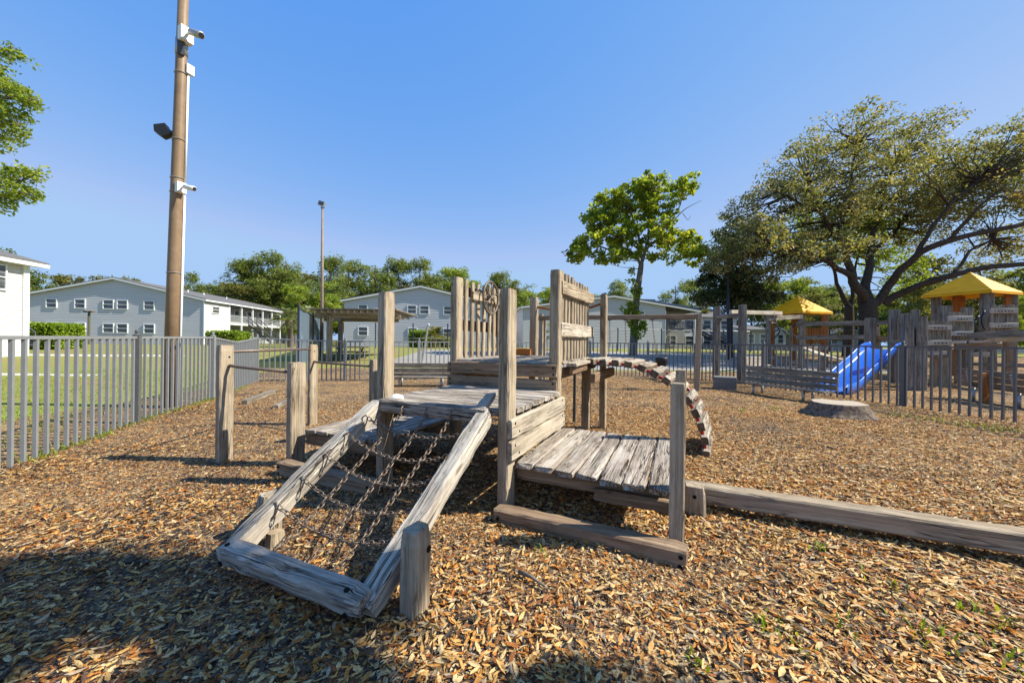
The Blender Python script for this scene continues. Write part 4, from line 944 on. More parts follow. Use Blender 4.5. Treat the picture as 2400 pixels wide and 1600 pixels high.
# metal-roofed building further back
rbk = thing('metal_roof_building', 'low building whose blue-grey metal roof shows past the gable behind the ivy-clad tree', 'building', g_at(1560, 70))
p = [at(1480, 700, 70), at(1536, 701.5, 70), at(1536, 704.5, 70), at(1551, 705, 70), at(1551, 708, 70), at(1700, 729, 70), at(1700, 742, 70), at(1480, 742, 70)]
g = G(); g.prism(p, (0, 9, 0)); g.make('roof', M_roofblue, rbk)
a = at(1480, 742, 71); g = G(); g.prism([a, at(1700, 742, 71), Vector((at(1700, 742, 71).x, 71, .6)), Vector((a.x, 71, .6))], (0, 7, 0)); g.make('wall', M_sidedk, rbk)
def small_house(label, u0, u1, vr, ve, y, wall, flat=False, D=8, wn_=2, rmat=None, name='house'):
    t = thing(name, label, 'house', g_at((u0+u1)/2, y)); a, b = g_at(u0, y), g_at(u1, y); a.z = b.z = ZB; z1 = at(u0, ve, y).z; zr = at((u0+u1)/2, vr, y).z; m_ = (a+b)/2
    if not flat:
        g = G(); g.prism([a, b, Vector((b.x, y, z1)), Vector((m_.x, y, zr)), Vector((a.x, y, z1))], (0, D, 0)); g.make('wall', wall, t)
        for s_ in (-1, 1):
            e = a if s_ < 0 else b; g = G(); g.prism([Vector((m_.x, y-.3, zr+.04)), Vector((e.x+s_*.3, y-.3, z1-.04)), Vector((e.x+s_*.3, y+D, z1-.04)), Vector((m_.x, y+D, zr+.04))], UZ*.12); rf = g.make('roof', rmat or M_roof, t)
            g = G(); g.prism([Vector((m_.x, y-.33, zr-.1)), Vector((e.x+s_*.3, y-.33, z1-.18)), Vector((e.x+s_*.3, y-.33, z1-.04)), Vector((m_.x, y-.33, zr+.04))], (0, .03, 0)); g.make('barge_board', M_trim, rf)
    else:
        g = G(); g.prism([a, b, Vector((b.x, y, z1)), Vector((a.x, y, z1))], (0, D, 0)); g.make('wall', wall, t)
        g = G(); g.prism([Vector((a.x-.4, y-.5, z1)), Vector((b.x+.4, y-.5, z1)), Vector((b.x+.4, y+D/2, zr)), Vector((a.x-.4, y+D/2, zr))], UZ*.12); g.make('roof', rmat or M_roof, t)
    for k in range(wn_):
        f = (k+.5)/wn_; window(t, Vector((a.x+(b.x-a.x)*f, y-.02, ZB+1.5)), Vector((1, 0, 0)), Vector((0, -1, 0)), min(1.2, (b.x-a.x)/wn_*.5), 1.2)
    return t
small_house('low grey house with dark shingled roof seen under the overhead ladder', 1746, 1801, 762, 774, 48, M_sidedk, True, wn_=2)
small_house('narrow white gabled house seen between the hand loops of the farther tower', 1815, 1842, 769, 782, 50, M_sidewhite, wn_=1)
small_house('pale blue-grey gabled house behind the guard rails between the two towers', 1940, 2032, 769, 781, 52, M_sideblue, wn_=3)
small_house('grey house glimpsed under the decks at the far right', 2255, 2460, 790, 806, 50, M_sideblue, True, wn_=4)
# white building at the left edge
h0 = thing('white_building', 'white clapboard building cut off by the left edge of the picture', 'apartment building', (-31.2, 24, .3), 0, 'apartment buildings round the playground')
C0_ = Vector((-31.2, 24, 0)); ED = -EY
courses(C0_, ED, EX, 0, 13, 0, 6.0, None, .21).make('wall', M_sidewhite, h0)
courses(C0_, -EX, EY, 0, 9, 0, 6.0, None, .21).make('end_wall', M_sidewhite, h0)
g = G(); g.box((0, 0, 3), (.22, .30, 6.2), Matrix.Translation(C0_+ED*.1+EX*.04)); g.make('corner_board', M_trim, h0)
e0 = C0_+EX*.62+EY*.7+UZ*6.15; g = G(); g.prism([e0, e0+ED*15, e0+ED*15-EX*5+UZ*1.4, e0-EX*5+UZ*1.4], UZ*.14); rf = g.make('roof', M_roof, h0)
g = G(); g.bar(e0-UZ*.08, e0+ED*15-UZ*.08, .05, .22); g.make('fascia', M_trim, rf); g = G(); g.prism([e0-UZ*.15, e0+ED*15-UZ*.15, e0+ED*15-EX*.62-UZ*.15, e0-EX*.62-UZ*.15], UZ*.03); g.make('soffit', M_trim, rf)
window(h0, C0_+ED*1.75+EX*.05+UZ*5.05, ED, EX, 1.2, 1.5); window(h0, C0_+ED*5.2+EX*.05+UZ*5.05, ED, EX, 1.2, 1.5)
st = thing('outdoor_staircase', 'grey outdoor staircase beside the white building at the left edge', 'staircase', g_at(30, 25.5))
staircase(st, Vector((-38.5, 25.5, 4.0)), Vector((-33.9, 25.5, .75)), (0, 1, 0), mat=M_fence2)

# ------------------------------------------------------------------ court furniture: pergola, picnic table, court fences
pg = thing('pergola', 'timber pergola with a slatted roof at the edge of the paved court', 'pergola', g_at(800, 24))
pa, pb_, pc, pd_ = g_at(772, 23.0), g_at(798, 27), g_at(905, 23.6), g_at(905, 27.4)
for q in (pa, pb_, pc, pd_): timber('post', q-UZ*.1, Vector((q.x, q.y, 3.0)), .26, .26, M_post, pg, up=(1, 0, 0), seg=.5)
for q0, q1 in ((pa, pc), (pb_, pd_)): timber('beam', Vector((q0.x-.9, q0.y, 2.95)), Vector((q1.x+.9, q1.y, 2.95)), .12, .28, M_post, pg, seg=.5)
for i in range(12):
    x = pa.x-.5+(pc.x-pa.x+1.0)*i/11; timber('rafter', (x, 22.2, 3.16), (x-.35, 28.2, 3.16), .07, .2, M_farlit, pg, seg=.8)
g = G(); g.prism([(pa.x-1.0, 22.1, 3.28), (pc.x+1.1, 22.1, 3.28), (pc.x+.8, 28.4, 3.28), (pa.x-1.3, 28.4, 3.28)], UZ*.06); g.make('roof', M_far, pg)
pt = thing('picnic_table', 'dark picnic table with attached benches under the pergola', 'picnic table', g_at(822, 24.5))
tc0 = g_at(822, 24.5); z0 = tc0.z
for i in range(4): timber('table_plank', (tc0.x-1.05, 24.1+i*.22, z0+.76), (tc0.x+1.05, 24.1+i*.22, z0+.76), .2, .06, M_brown, pt, seg=.6)
for yy in (23.7, 25.2): timber('seat_plank', (tc0.x-1.05, yy, z0+.45), (tc0.x+1.05, yy, z0+.45), .26, .06, M_brown, pt, seg=.6)
for xx in (-.75, .75):
    for s_ in (-1, 1): g = G(); g.bar((tc0.x+xx, 24.45-s_*.75, z0), (tc0.x+xx, 24.45+s_*.28, z0+.74), .07, .07); g.make('leg', M_dk, pt)
    g = G(); g.bar((tc0.x+xx, 23.6, z0+.41), (tc0.x+xx, 25.3, z0+.41), .07, .06); g.make('bearer', M_dk, pt)
m_, nt_, b_ = nodes('windscreen_mesh', .8, .1); b_.inputs['Base Color'].default_value = (.13, .18, .24, 1); b_.inputs['Alpha'].default_value = .62; M_screen = m_
def court_fence(name, label, A, B, z1, posts, screen=None, rmid=False):
    A, B = Vector(A), Vector(B); t = thing(name, label, 'fence', A, 0, 'court fences')
    d = (B-A); 
    for k in posts:
        p = A+d*k; g = G(); g.tube([Vector((p.x, p.y, gh(p.x, p.y)-.1)), Vector((p.x, p.y, z1+.08))], .055, 8); g.sphere((p.x, p.y, z1+.1), .07, 8, 5); g.make('post', M_navy, t)
    g = G(); g.tube([Vector((A.x, A.y, z1)), Vector((B.x, B.y, z1))], .035, 6); g.make('top_rail', M_navy if screen else M_steel, t)
    if rmid: g = G(); g.tube([Vector((A.x, A.y, rmid)), Vector((B.x, B.y, rmid))], .03, 6); g.make('rail', M_steel, t)
    if screen:
        n = 40; vs = []; 
        for i in range(n+1):
            p = A+d*(i/n); w_ = .05*math.sin(i*1.3)+.03*math.sin(i*3.1)
            vs += [(p.x+w_, p.y, gh(p.x, p.y)+.1), (p.x+w_*.3, p.y, z1-.03), (p.x+w_+.004, p.y+.012, gh(p.x, p.y)+.1), (p.x+w_*.3+.004, p.y+.012, z1-.03)]
        fs = []
        for i in range(n):
            a = i*4; fs += [[a, a+4, a+5, a+1], [a+2, a+3, a+7, a+6]]
        g = G(); g.add(vs, fs); g.make('windscreen', M_screen, t)
    return t
court_fence('court_fence', 'tall court fence hung with dark blue windscreen receding towards the pergola', g_at(699, 18.6), g_at(775, 35), zv(18.6, 724, 699), (0, .3, .6, 1), True)
court_fence('court_fence', 'thin chain-link court fence with a top rail in front of the hedge and middle gable', g_at(880, 36), g_at(1180, 36.5), zv(36, 761, 980), (0, .29, .56, .83, 1), None, 1.7)
court_fence('court_fence', 'chain-link court fence behind the swing frame and the right gable', g_at(1390, 36), g_at(1760, 38), zv(36, 772, 1500), (0, .15, .42, .62, .82, 1), None)
lpz = thing('leaning_post', 'thin leaning pale pole on the court in front of the hedge', 'pole', g_at(991, 24))
g = G(); g.tube([g_at(991, 24), at(1003, 762, 24)], .06, 8); g.make('shaft', M_steel, lpz); g = G(); g.tube([at(1003, 762, 24), at(1006, 760, 24)], .09, 8); g.make('cap', M_trim, lpz)

# ------------------------------------------------------------------ leaves, crowns, trees
RG = np.random.default_rng(11)
def leaf_mesh(name, C, size, mat, tint, up=.25, aspect=.55, droop=None):
    """C (n,3) leaf centres -> one mesh of small bent leaf faces"""
    n = len(C); nr = RG.normal(size=(n, 3)); nr[:, 2] = abs(nr[:, 2])+up; nr /= np.linalg.norm(nr, axis=1)[:, None]
    t = RG.normal(size=(n, 3)); t -= nr*(t*nr).sum(1)[:, None]; t /= np.linalg.norm(t, axis=1)[:, None]; b = np.cross(nr, t)
    s = (size*RG.uniform(.6, 1.35, n))[:, None] if np.isscalar(size) else size[:, None]
    V = np.empty((n, 4, 3)); V[:, 0] = C-t*s*.5; V[:, 1] = C+b*s*aspect*.5; V[:, 2] = C+t*s*.5+nr*s*.06; V[:, 3] = C-b*s*aspect*.5
    return np_mesh(name, V.reshape(-1, 3), np.arange(n*4).reshape(n, 4), mat, tint)
def clusters_in(blobs, dens=1.0, shell=.45):
    out = []
    for (c, r, n) in blobs:
        n = int(n*dens); d = RG.normal(size=(n, 3)); d /= np.linalg.norm(d, axis=1)[:, None]
        k = shell+(1-shell)*RG.random(n)**.6; out.append(np.array(c)+d*np.array(r)*k[:, None])
    return np.vstack(out)
def crown_from(name, CL, mat, per, cr, size, flat=.6, parent=None, tb=.5, tv=.22, M=None, aspect=.55, zt=None):
    n = len(CL); cr_ = cr*RG.uniform(.65, 1.3, n); P = RG.normal(size=(n, per, 3)); P /= np.maximum(1e-6, np.linalg.norm(P, axis=2))[:, :, None]
    P *= (RG.random((n, per))**.45)[:, :, None]; P[:, :, 2] *= flat; P = P*cr_[:, None, None]+CL[:, None, :]
    ct = tb+RG.normal(size=n)*tv*.55
    t = np.clip(ct[:, None]+RG.normal(size=(n, per))*tv*.7, 0, 1).ravel()
    me = leaf_mesh(name, P.reshape(-1, 3), size, mat, t, aspect=aspect)
    return obj(name, me, parent, M or Matrix())
def limb(g, pts, r0, r1, wob=.0, n=8):
    pts = [Vector(p) for p in pts]; out = []
    for i in range(len(pts)-1):
        p0 = pts[max(i-1, 0)]; p1 = pts[i]; p2 = pts[i+1]; p3 = pts[min(i+2, len(pts)-1)]
        for k in range(4):
            t = k/4; out.append(.5*((2*p1)+(p2-p0)*t+(2*p0-5*p1+4*p2-p3)*t*t+(3*p1-p0-3*p2+p3)*t**3))
    out.append(pts[-1]); m_ = len(out)
    out = [p+Vector((noise.noise(p*.9), noise.noise(p*.9+Vector((9, 0, 0))), 0))*wob for p in out]
    g.tube(out, [r0+(r1-r0)*(i/(m_-1))**.8 for i in range(m_)], n); return out
def twigs(g, skel, CL, frac, r0=.05, r1=.012, seed=1, jump=None):
    rn = random.Random(seed); S_ = np.array([tuple(p) for p in skel])
    for c in CL:
        if rn.random() > frac: continue
        d = np.linalg.norm(S_-c, axis=1)+np.maximum(0, S_[:, 2]-c[2])*1.5; i = int(d.argmin()); s_ = Vector(S_[i]); e = Vector(c)
        if jump and (e-s_).length > jump: continue
        L = (e-s_).length; mid = s_.lerp(e, .5)+Vector((rn.uniform(-.12, .12)*L, rn.uniform(-.12, .12)*L, -.08*L+rn.uniform(-.08, .12)*L))
        q = s_.lerp(e, .25).lerp(mid, .3); g.tube([s_, q, mid, mid.lerp(e, .6), e], [r0, r0*.75, r0*.5, r0*.35, r1], 5)
# --- live oak at the right
YO = 26.0
oak = thing('oak_tree', 'huge spreading live oak with dark forked trunk behind the yellow-roofed towers', 'tree', g_at(2038, YO))
A_ = lambda u, v, dy=0: at(u, v, YO+dy)
ob = g_at(2038, YO); g = G(); sk = []
g.tube([ob+Vector((0, 0, -.2)), ob+Vector((0, 0, .6)), A_(2036, 755), A_(2034, 722), A_(2034, 700)], [.85, .62, .50, .50, .58], 16)
limbs = [([(2040, 715, 0), (2075, 680, -.3), (2105, 640, -1), (2150, 598, -2), (2215, 566, -3), (2300, 545, -3.5), (2400, 525, -4), (2480, 500, -4)], .30, .10),
         ([(2060, 712, 0), (2100, 694, -.5), (2160, 668, -1.5), (2235, 645, -2.5), (2310, 628, -3), (2400, 618, -3.5), (2500, 610, -4)], .27, .12),
         ([(2032, 705, 0), (2030, 650, .5), (2040, 595, 1), (2052, 530, 1.5), (2075, 450, 1.5), (2100, 380, 1)], .34, .06),
         ([(2025, 705, 0), (1998, 660, -.5), (1985, 610, -.5), (1960, 560, -1), (1925, 500, -1.5), (1900, 430, -2)], .34, .06),
         ([(1992, 650, -.5), (1960, 622, -1), (1915, 600, -2), (1860, 585, -3), (1790, 560, -3.5)], .22, .05),
         ([(2040, 595, 1), (2090, 550, 2), (2150, 490, 3), (2230, 430, 3.5)], .2, .05),
         ([(2150, 598, -2), (2180, 540, -2.5), (2230, 480, -3), (2300, 420, -3)], .16, .05),
         ([(2215, 566, -3), (2280, 500, -4), (2360, 430, -5)], .14, .04), ([(1960, 560, -1), (1980, 480, 0), (2000, 400, 0), (2010, 330, 0)], .16, .04),
         ([(2235, 645, -2.5), (2270, 590, -2), (2330, 560, -2)], .12, .04), ([(1925, 500, -1.5), (1860, 470, -2), (1800, 430, -2.5)], .12, .04)]
for pts, r0, r1 in limbs: sk += limb(g, [A_(*p) for p in pts], r0, r1, .25, 10)
def blob(u, v, ru, rv, n, dy=0, ry=None, Y=YO): c = at(u, v, Y+dy); k = (Y+dy)/F_PX; return (tuple(c), (ru*k, (ry or ru*k), rv*k), n)
OB = [blob(1950, 330, 75, 45, 75, 0, 4), blob(2060, 350, 80, 60, 80, 1, 4), blob(1880, 400, 85, 60, 95, -1, 4), blob(1990, 430, 100, 80, 120, 0, 5), blob(2130, 420, 90, 70, 100, 1, 5),
      blob(1800, 480, 75, 60, 95, -1, 4), blob(1900, 510, 100, 70, 130, 0, 5), blob(2060, 500, 110, 70, 120, 2, 5), blob(1745, 560, 70, 50, 90, -2, 3.5), blob(1830, 590, 90, 45, 90, -2, 4),
      blob(1940, 590, 70, 35, 40, -2, 4), blob(2220, 400, 90, 70, 105, 0, 5), blob(2310, 370, 90, 70, 110, -1, 5), blob(2250, 480, 110, 55, 110, -1, 5), blob(2380, 440, 100, 100, 140, -2, 5),
      blob(2470, 400, 110, 120, 110, -2, 5), blob(1700, 600, 45, 35, 40, -2, 2.5), blob(2390, 330, 80, 60, 60, 0, 4), blob(2160, 560, 60, 30, 35, 3, 3), blob(2340, 600, 80, 25, 35, 2, 3), blob(2420, 560, 90, 50, 60, 0, 4),
      blob(2150, 310, 55, 30, 35, 0, 3), blob(1830, 640, 60, 20, 20, -2, 3), blob(2600, 450, 120, 120, 50, -2, 5)]
CO = clusters_in(OB, 1.0, .3); twigs(g, sk, CO, .40, .055, .012, 3)
g.make('trunk', M_bark, oak, smooth=True)
crown_from('crown', CO, L_oak, 38, .60, .18, .6, oak, .5, .3)
# second trunk beside it
oak2 = thing('oak_tree', 'slimmer dark-trunked oak just left of the huge spreading one', 'tree', g_at(1985, 31))
A2 = lambda u, v, dy=0: at(u, v, 31+dy); ob = g_at(1985, 31); g = G(); sk = []
sk += limb(g, [ob-UZ*.2, A2(1990, 760), A2(1990, 715)], .38, .30, 0, 10)
for pts, r0, r1 in [([(1990, 720), (1972, 690), (1958, 655), (1948, 610), (1930, 560)], .22, .05), ([(1990, 718), (2003, 690), (2000, 650), (2010, 590)], .2, .05)]: sk += limb(g, [A2(*p) for p in pts], r0, r1, .2, 8)
C2 = clusters_in([blob(1930, 560, 90, 60, 60, 0, 4, 31), blob(2030, 570, 80, 60, 60, 2, 4, 31), blob(1970, 500, 90, 60, 50, 2, 4, 31), blob(2090, 640, 40, 40, 25, 3, 3, 31)])
twigs(g, sk, C2, .4, .06, .012, 4); g.make('trunk', M_bark, oak2, smooth=True); crown_from('crown', C2, L_brt, 50, .8, .26, .6, oak2, .35, .25)
# --- ivy-clad tree in the middle distance
YS = 30.0; A3 = lambda u, v, dy=0: at(u, v, YS+dy)
syc = thing('shade_tree', 'tall round-crowned bright green tree with an ivy-clad trunk behind the swing frame', 'tree', g_at(1484, YS)); ob = g_at(1484, YS); g = G(); sk = []
sk += limb(g, [ob-UZ*.2, A3(1487, 760), A3(1492, 700), A3(1500, 640), A3(1503, 618)], .34, .19, 0, 10)
for pts, r0, r1 in [([(1503, 622), (1488, 600), (1462, 580), (1430, 585), (1395, 575), (1360, 590)], .13, .04), ([(1503, 620), (1512, 590), (1520, 555), (1530, 510), (1540, 450)], .15, .04), ([(1505, 615), (1500, 570), (1490, 530), (1470, 480), (1440, 470)], .12, .03),
                    ([(1512, 590), (1535, 565), (1570, 555), (1610, 575), (1640, 590)], .10, .03), ([(1520, 555), (1560, 520), (1590, 490), (1600, 450)], .10, .03), ([(1570, 530), (1600, 495), (1625, 480), (1645, 470)], .05, .012), ([(1600, 500), (1612, 515), (1618, 505)], .03, .01), ([(1462, 580), (1440, 550), (1400, 530), (1370, 510)], .08, .03)]:
    sk += limb(g, [A3(*p) for p in pts], r0, r1, .12, 7)
SB = [blob(u, v, ru, rv, n, dy, 2.0, YS) for u, v, ru, rv, n, dy in ((1525, 435, 40, 30, 34, 0), (1480, 460, 45, 32, 36, .5), (1425, 478, 45, 30, 34, 0), (1400, 520, 42, 28, 32, 0), (1450, 530, 50, 32, 36, -.5), (1375, 575, 42, 22, 28, 0), (1345, 598, 22, 14, 12, 0), (1425, 600, 35, 18, 16, -.5), (1490, 500, 55, 35, 40, 1), (1545, 480, 42, 34, 36, -.5),
      (1598, 440, 32, 28, 24, 0), (1530, 545, 55, 30, 40, -1), (1485, 585, 36, 18, 20, 0), (1580, 560, 36, 22, 24, 0), (1622, 580, 32, 22, 24, .5), (1640, 605, 20, 14, 10, 0), (1600, 600, 28, 14, 14, 0), (1445, 565, 30, 18, 18, 1), (1545, 600, 22, 10, 7, 0))]
C3 = clusters_in(SB, 1.0, .3); twigs(g, sk, C3, .5, .035, .01, 5); g.make('trunk', M_barks, syc, smooth=True)
crown_from('crown', C3, L_syc, 46, .42, .24, .7, syc, .5, .3, aspect=.8)
IV = clusters_in([blob(1484, 745, 13, 40, 34, -.3, .5, YS), blob(1495, 775, 16, 22, 16, -.3, .5, YS), blob(1492, 690, 11, 30, 16, -.3, .4, YS), blob(1470, 720, 14, 16, 9, -.3, .5, YS), blob(1480, 650, 10, 25, 7, -.2, .4, YS), blob(1505, 760, 12, 16, 10, -.3, .5, YS)], 1, .2)
crown_from('ivy', IV, L_syc, 26, .26, .17, .9, syc, .5, .25, aspect=.85)
# --- magnolia
mg = thing('magnolia_tree', 'dark glossy evergreen tree between the tall green tree and the big oak', 'tree', g_at(1716, 29)); g = G()
ob = g_at(1713, 29); A4 = lambda u, v, dy=0: at(u, v, 29+dy); sk = limb(g, [ob-UZ*.2, A4(1712, 730), A4(1716, 660), A4(1720, 600)], .22, .06, .1, 8)
C4 = clusters_in([blob(u, v, ru, rv, n, dy, 2.2, 29) for u, v, ru, rv, n, dy in ((1718, 590, 45, 30, 40, 0), (1700, 640, 60, 35, 60, 0), (1690, 690, 65, 30, 60, 0), (1750, 660, 50, 40, 50, .5), (1740, 705, 60, 25, 45, 0), (1670, 655, 30, 20, 20, 0), (1655, 700, 22, 16, 14, 0), (1790, 700, 28, 18, 16, 0), (1720, 550, 40, 30, 30, 0))], 1, .3)
twigs(g, sk, C4, .3, .05, .012, 6); g.make('trunk', M_bark, mg, smooth=True); crown_from('crown', C4, L_mag, 55, .5, .22, .7, mg, .42, .33)
g = G(); pn = thing('dark_light_pole', 'slender dark navy pole rising through the magnolia foliage', 'pole', g_at(1709, 27)); g.tube([g_at(1709, 27), at(1706, 690, 27)], .12, 10); g.tube([at(1706, 690, 27), at(1708, 600, 27)], .07, 8); g.make('shaft', M_navy, pn)
# --- tree at the left edge, its branches reaching into the picture
YL = 10.5; le = thing('broadleaf_tree', 'bright green tree whose branch ends hang in at the left edge against the sky', 'tree', (-17.5, 10.5, 0)); g = G(); AL = lambda u, v, dy=0: at(u, v, YL+dy)
sk = limb(g, [Vector((-17.5, 10.5, -.2)), Vector((-17.3, 10.5, 2.5)), Vector((-17.0, 10.4, 5)), Vector((-16.8, 10.3, 8))], .3, .12, .1, 10)
for pts in ([(-330, 560, 0), (-180, 480, 0), (-60, 440, 0), (30, 430, 0), (95, 400, 0)], [(-320, 430, 0), (-200, 330, 0), (-80, 270, 0), (20, 230, 0), (85, 235, 0)], [(-320, 300, 0), (-200, 200, 0), (-80, 140, 0), (30, 110, 0)], [(-60, 440, 0), (0, 460, 0), (60, 455, 0)], [(-80, 270, 0), (0, 290, 0), (50, 295, 0)], [(-330, 560, 0), (-500, 450, 0), (-650, 380, 0)]): sk += limb(g, [AL(*p) for p in pts], .07, .015, .05, 6)
LB = [blob(u, v, ru, rv, n, 0, ry, YL) for u, v, ru, rv, n, ry in ((12, 118, 28, 26, 14, .5), (0, 170, 20, 18, 8, .4), (25, 215, 40, 22, 22, .6), (5, 262, 45, 28, 30, .6), (62, 240, 22, 15, 10, .4), (30, 300, 30, 14, 12, .5), (10, 420, 35, 26, 20, .5), (60, 405, 30, 16, 14, .4), (55, 455, 35, 20, 20, .5), (5, 478, 25, 18, 10, .4), (-60, 180, 60, 60, 45, 1), (-70, 300, 70, 60, 50, 1), (-80, 430, 80, 60, 50, 1), (-220, 250, 120, 160, 90, 2), (-450, 300, 160, 200, 100, 2.5))]
C5 = clusters_in(LB, 1, .15); twigs(g, sk, C5, .6, .014, .004, 7, 3); g.make('trunk', M_barks, le, smooth=True); crown_from('crown', C5, L_brt, 30, .22, .105, .8, le, .5, .3, aspect=.5)
# --- shade tree behind the camera (its crown throws the shade on the lower left of the chips)
sh = thing('leaning_oak_tree', 'leaning oak behind the viewer whose low crown shades the chips at the lower left', 'tree', (6.5, -5.0, 0)); g = G()
def over(x, y, h): k = h/math.tan(SUN_EL); return (x+k*math.sin(SUN_AZ), y+k*math.cos(SUN_AZ), h)
SHB = []
for (x, y, rx, ry, n) in ((-3.4, 2.0, 1.0, .45, 42), (-2.6, 2.25, .7, .38, 45), (-4.6, 1.7, .9, .5, 40), (-2.0, 2.05, .45, .2, 22), (-3.0, 1.6, 1.0, .30, 40), (-1.3, 1.62, .40, .16, 16), (-1.15, 1.98, .42, .13, 22), (-.6, 1.25, .9, .42, 70), (.35, 1.3, .6, .35, 40), (-2.0, .9, 1.2, .5, 50), (-4.0, 1.0, 1.5, .6, 50), (-6, 1.2, 1.2, .8, 40), (1.6, .8, .9, .5, 40)):
    SHB.append((over(x, y, 7.5), (rx, ry, .4), n))
C6 = clusters_in(SHB, 1.0, .0)
sk = limb(g, [Vector((6.5, -5.0, -.2)), Vector((6.4, -4.6, 2.5)), Vector((6.0, -3.2, 5)), Vector((5.4, -.8, 7.0)), Vector((4.6, 1.2, 7.5))], .32, .1, .1, 10); sk += limb(g, [Vector((5.4, -.8, 7.0)), Vector((7, 0, 7.4)), Vector((8.8, 1.0, 7.6))], .12, .04); sk += limb(g, [Vector((6.4, -4.6, 2.5)), Vector((8, -5, 5)), Vector((9, -5.5, 7.5))], .2, .05)
twigs(g, sk, C6, .25, .03, .01, 8); g.make('trunk', M_bark, sh, smooth=True)
crown_from('crown', np.vstack([C6, clusters_in([((8.5, -5, 8.5), (2.5, 2.5, 1.5), 60)])]), L_oak, 70, .22, .11, .6, sh, .5, .3)

# --- background trees
def bgtree(kind, seed):
    """prototype at the origin, about 1 unit = 1 m, 14 m tall"""
    rn = random.Random(seed); o = thing('pine_tree' if kind == 'pine' else 'broadleaf_tree', 'x', 'tree'); g = G(); H = 14.
    if kind == 'pine':
        sk = limb(g, [(0, 0, -.3), (rn.uniform(-.2, .2), 0, 5), (rn.uniform(-.4, .4), 0, 9.5), (rn.uniform(-.5, .5), 0, 13)], .2, .06, .1, 7); cs = []
        for i in range(30):
            z = rn.uniform(3.8, 13.6); r = (.6+2.5*math.sin(min(1, (14.4-z)/8.5)*math.pi*.8))*rn.uniform(.25, 1.05); a = rn.uniform(0, 6.28); cs.append(((r*math.cos(a), r*math.sin(a), z), (rn.uniform(.9, 1.4), rn.uniform(.9, 1.4), rn.uniform(.8, 1.25)), 10))
        C = clusters_in(cs, 1, .2); twigs(g, sk, np.array([c[0] for c in cs]), 1, .07, .02, seed); g.make('trunk', M_barkp, o)
        crown_from('crown', C, L_pine, 34, .65, .30, .95, o, .5, .32, aspect=.4)
    else:
        sk = limb(g, [(0, 0, -.3), (0, 0, 3), (.3, 0, 7), (.2, 0, 11)], .22, .06, .1, 7); cs = []
        for i in range(22):
            z = rn.uniform(2.6, 13.0); r = 4.0*math.sqrt(max(.05, 1-((z-6.8)/6.8)**2))*rn.uniform(.3, .95); a = rn.uniform(0, 6.28); cs.append(((r*math.cos(a), r*math.sin(a), z), (rn.uniform(1, 1.7),)*2+(rn.uniform(.7, 1.2),), 11))
        C = clusters_in(cs, 1, .25); twigs(g, sk, np.array([c[0] for c in cs]), 1, .08, .02, seed); g.make('trunk', M_barkp, o)
        mt = {'broad': L_brt, 'olive': L_yel, 'dark': L_pine}[kind]; crown_from('crown', C, mt, 34, .8, .36, .7, o, .5, .25)
    return o
protos = {k: [bgtree(k, 20+i*7+len(k)) for i in range(n)] for k, n in (('pine', 3), ('broad', 2), ('olive', 2), ('dark', 2))}
used = set(); kindw = {'pine': 'flat-topped pine', 'broad': 'leafy bright green tree', 'olive': 'olive-green tree', 'dark': 'dark bushy tree'}
def plant(kind, i, u, vtop, y, label, wide=1.0, rz=None):
    p = g_at(u, y); h = at(u, vtop-(7 if kind == 'pine' else 2), y).z-p.z; s = h/14.0; o = protos[kind][i % len(protos[kind])]
    M = Matrix.Translation(p) @ Matrix.Rotation(rz if rz is not None else (u*.37) % 6.28, 4, 'Z') @ Matrix.Diagonal((s*wide, s*wide, s, 1))
    gname = {'pine': 'pines behind the apartment buildings'}.get(kind, 'background trees round the site')
    if (kind, i % len(protos[kind])) not in used:
        used.add((kind, i % len(protos[kind]))); o.matrix_basis = M; WM[o.name] = M.copy(); o['label'] = label; o['group'] = gname; o['category'] = 'tree'; return o
    return dup(o, M, label, gname)
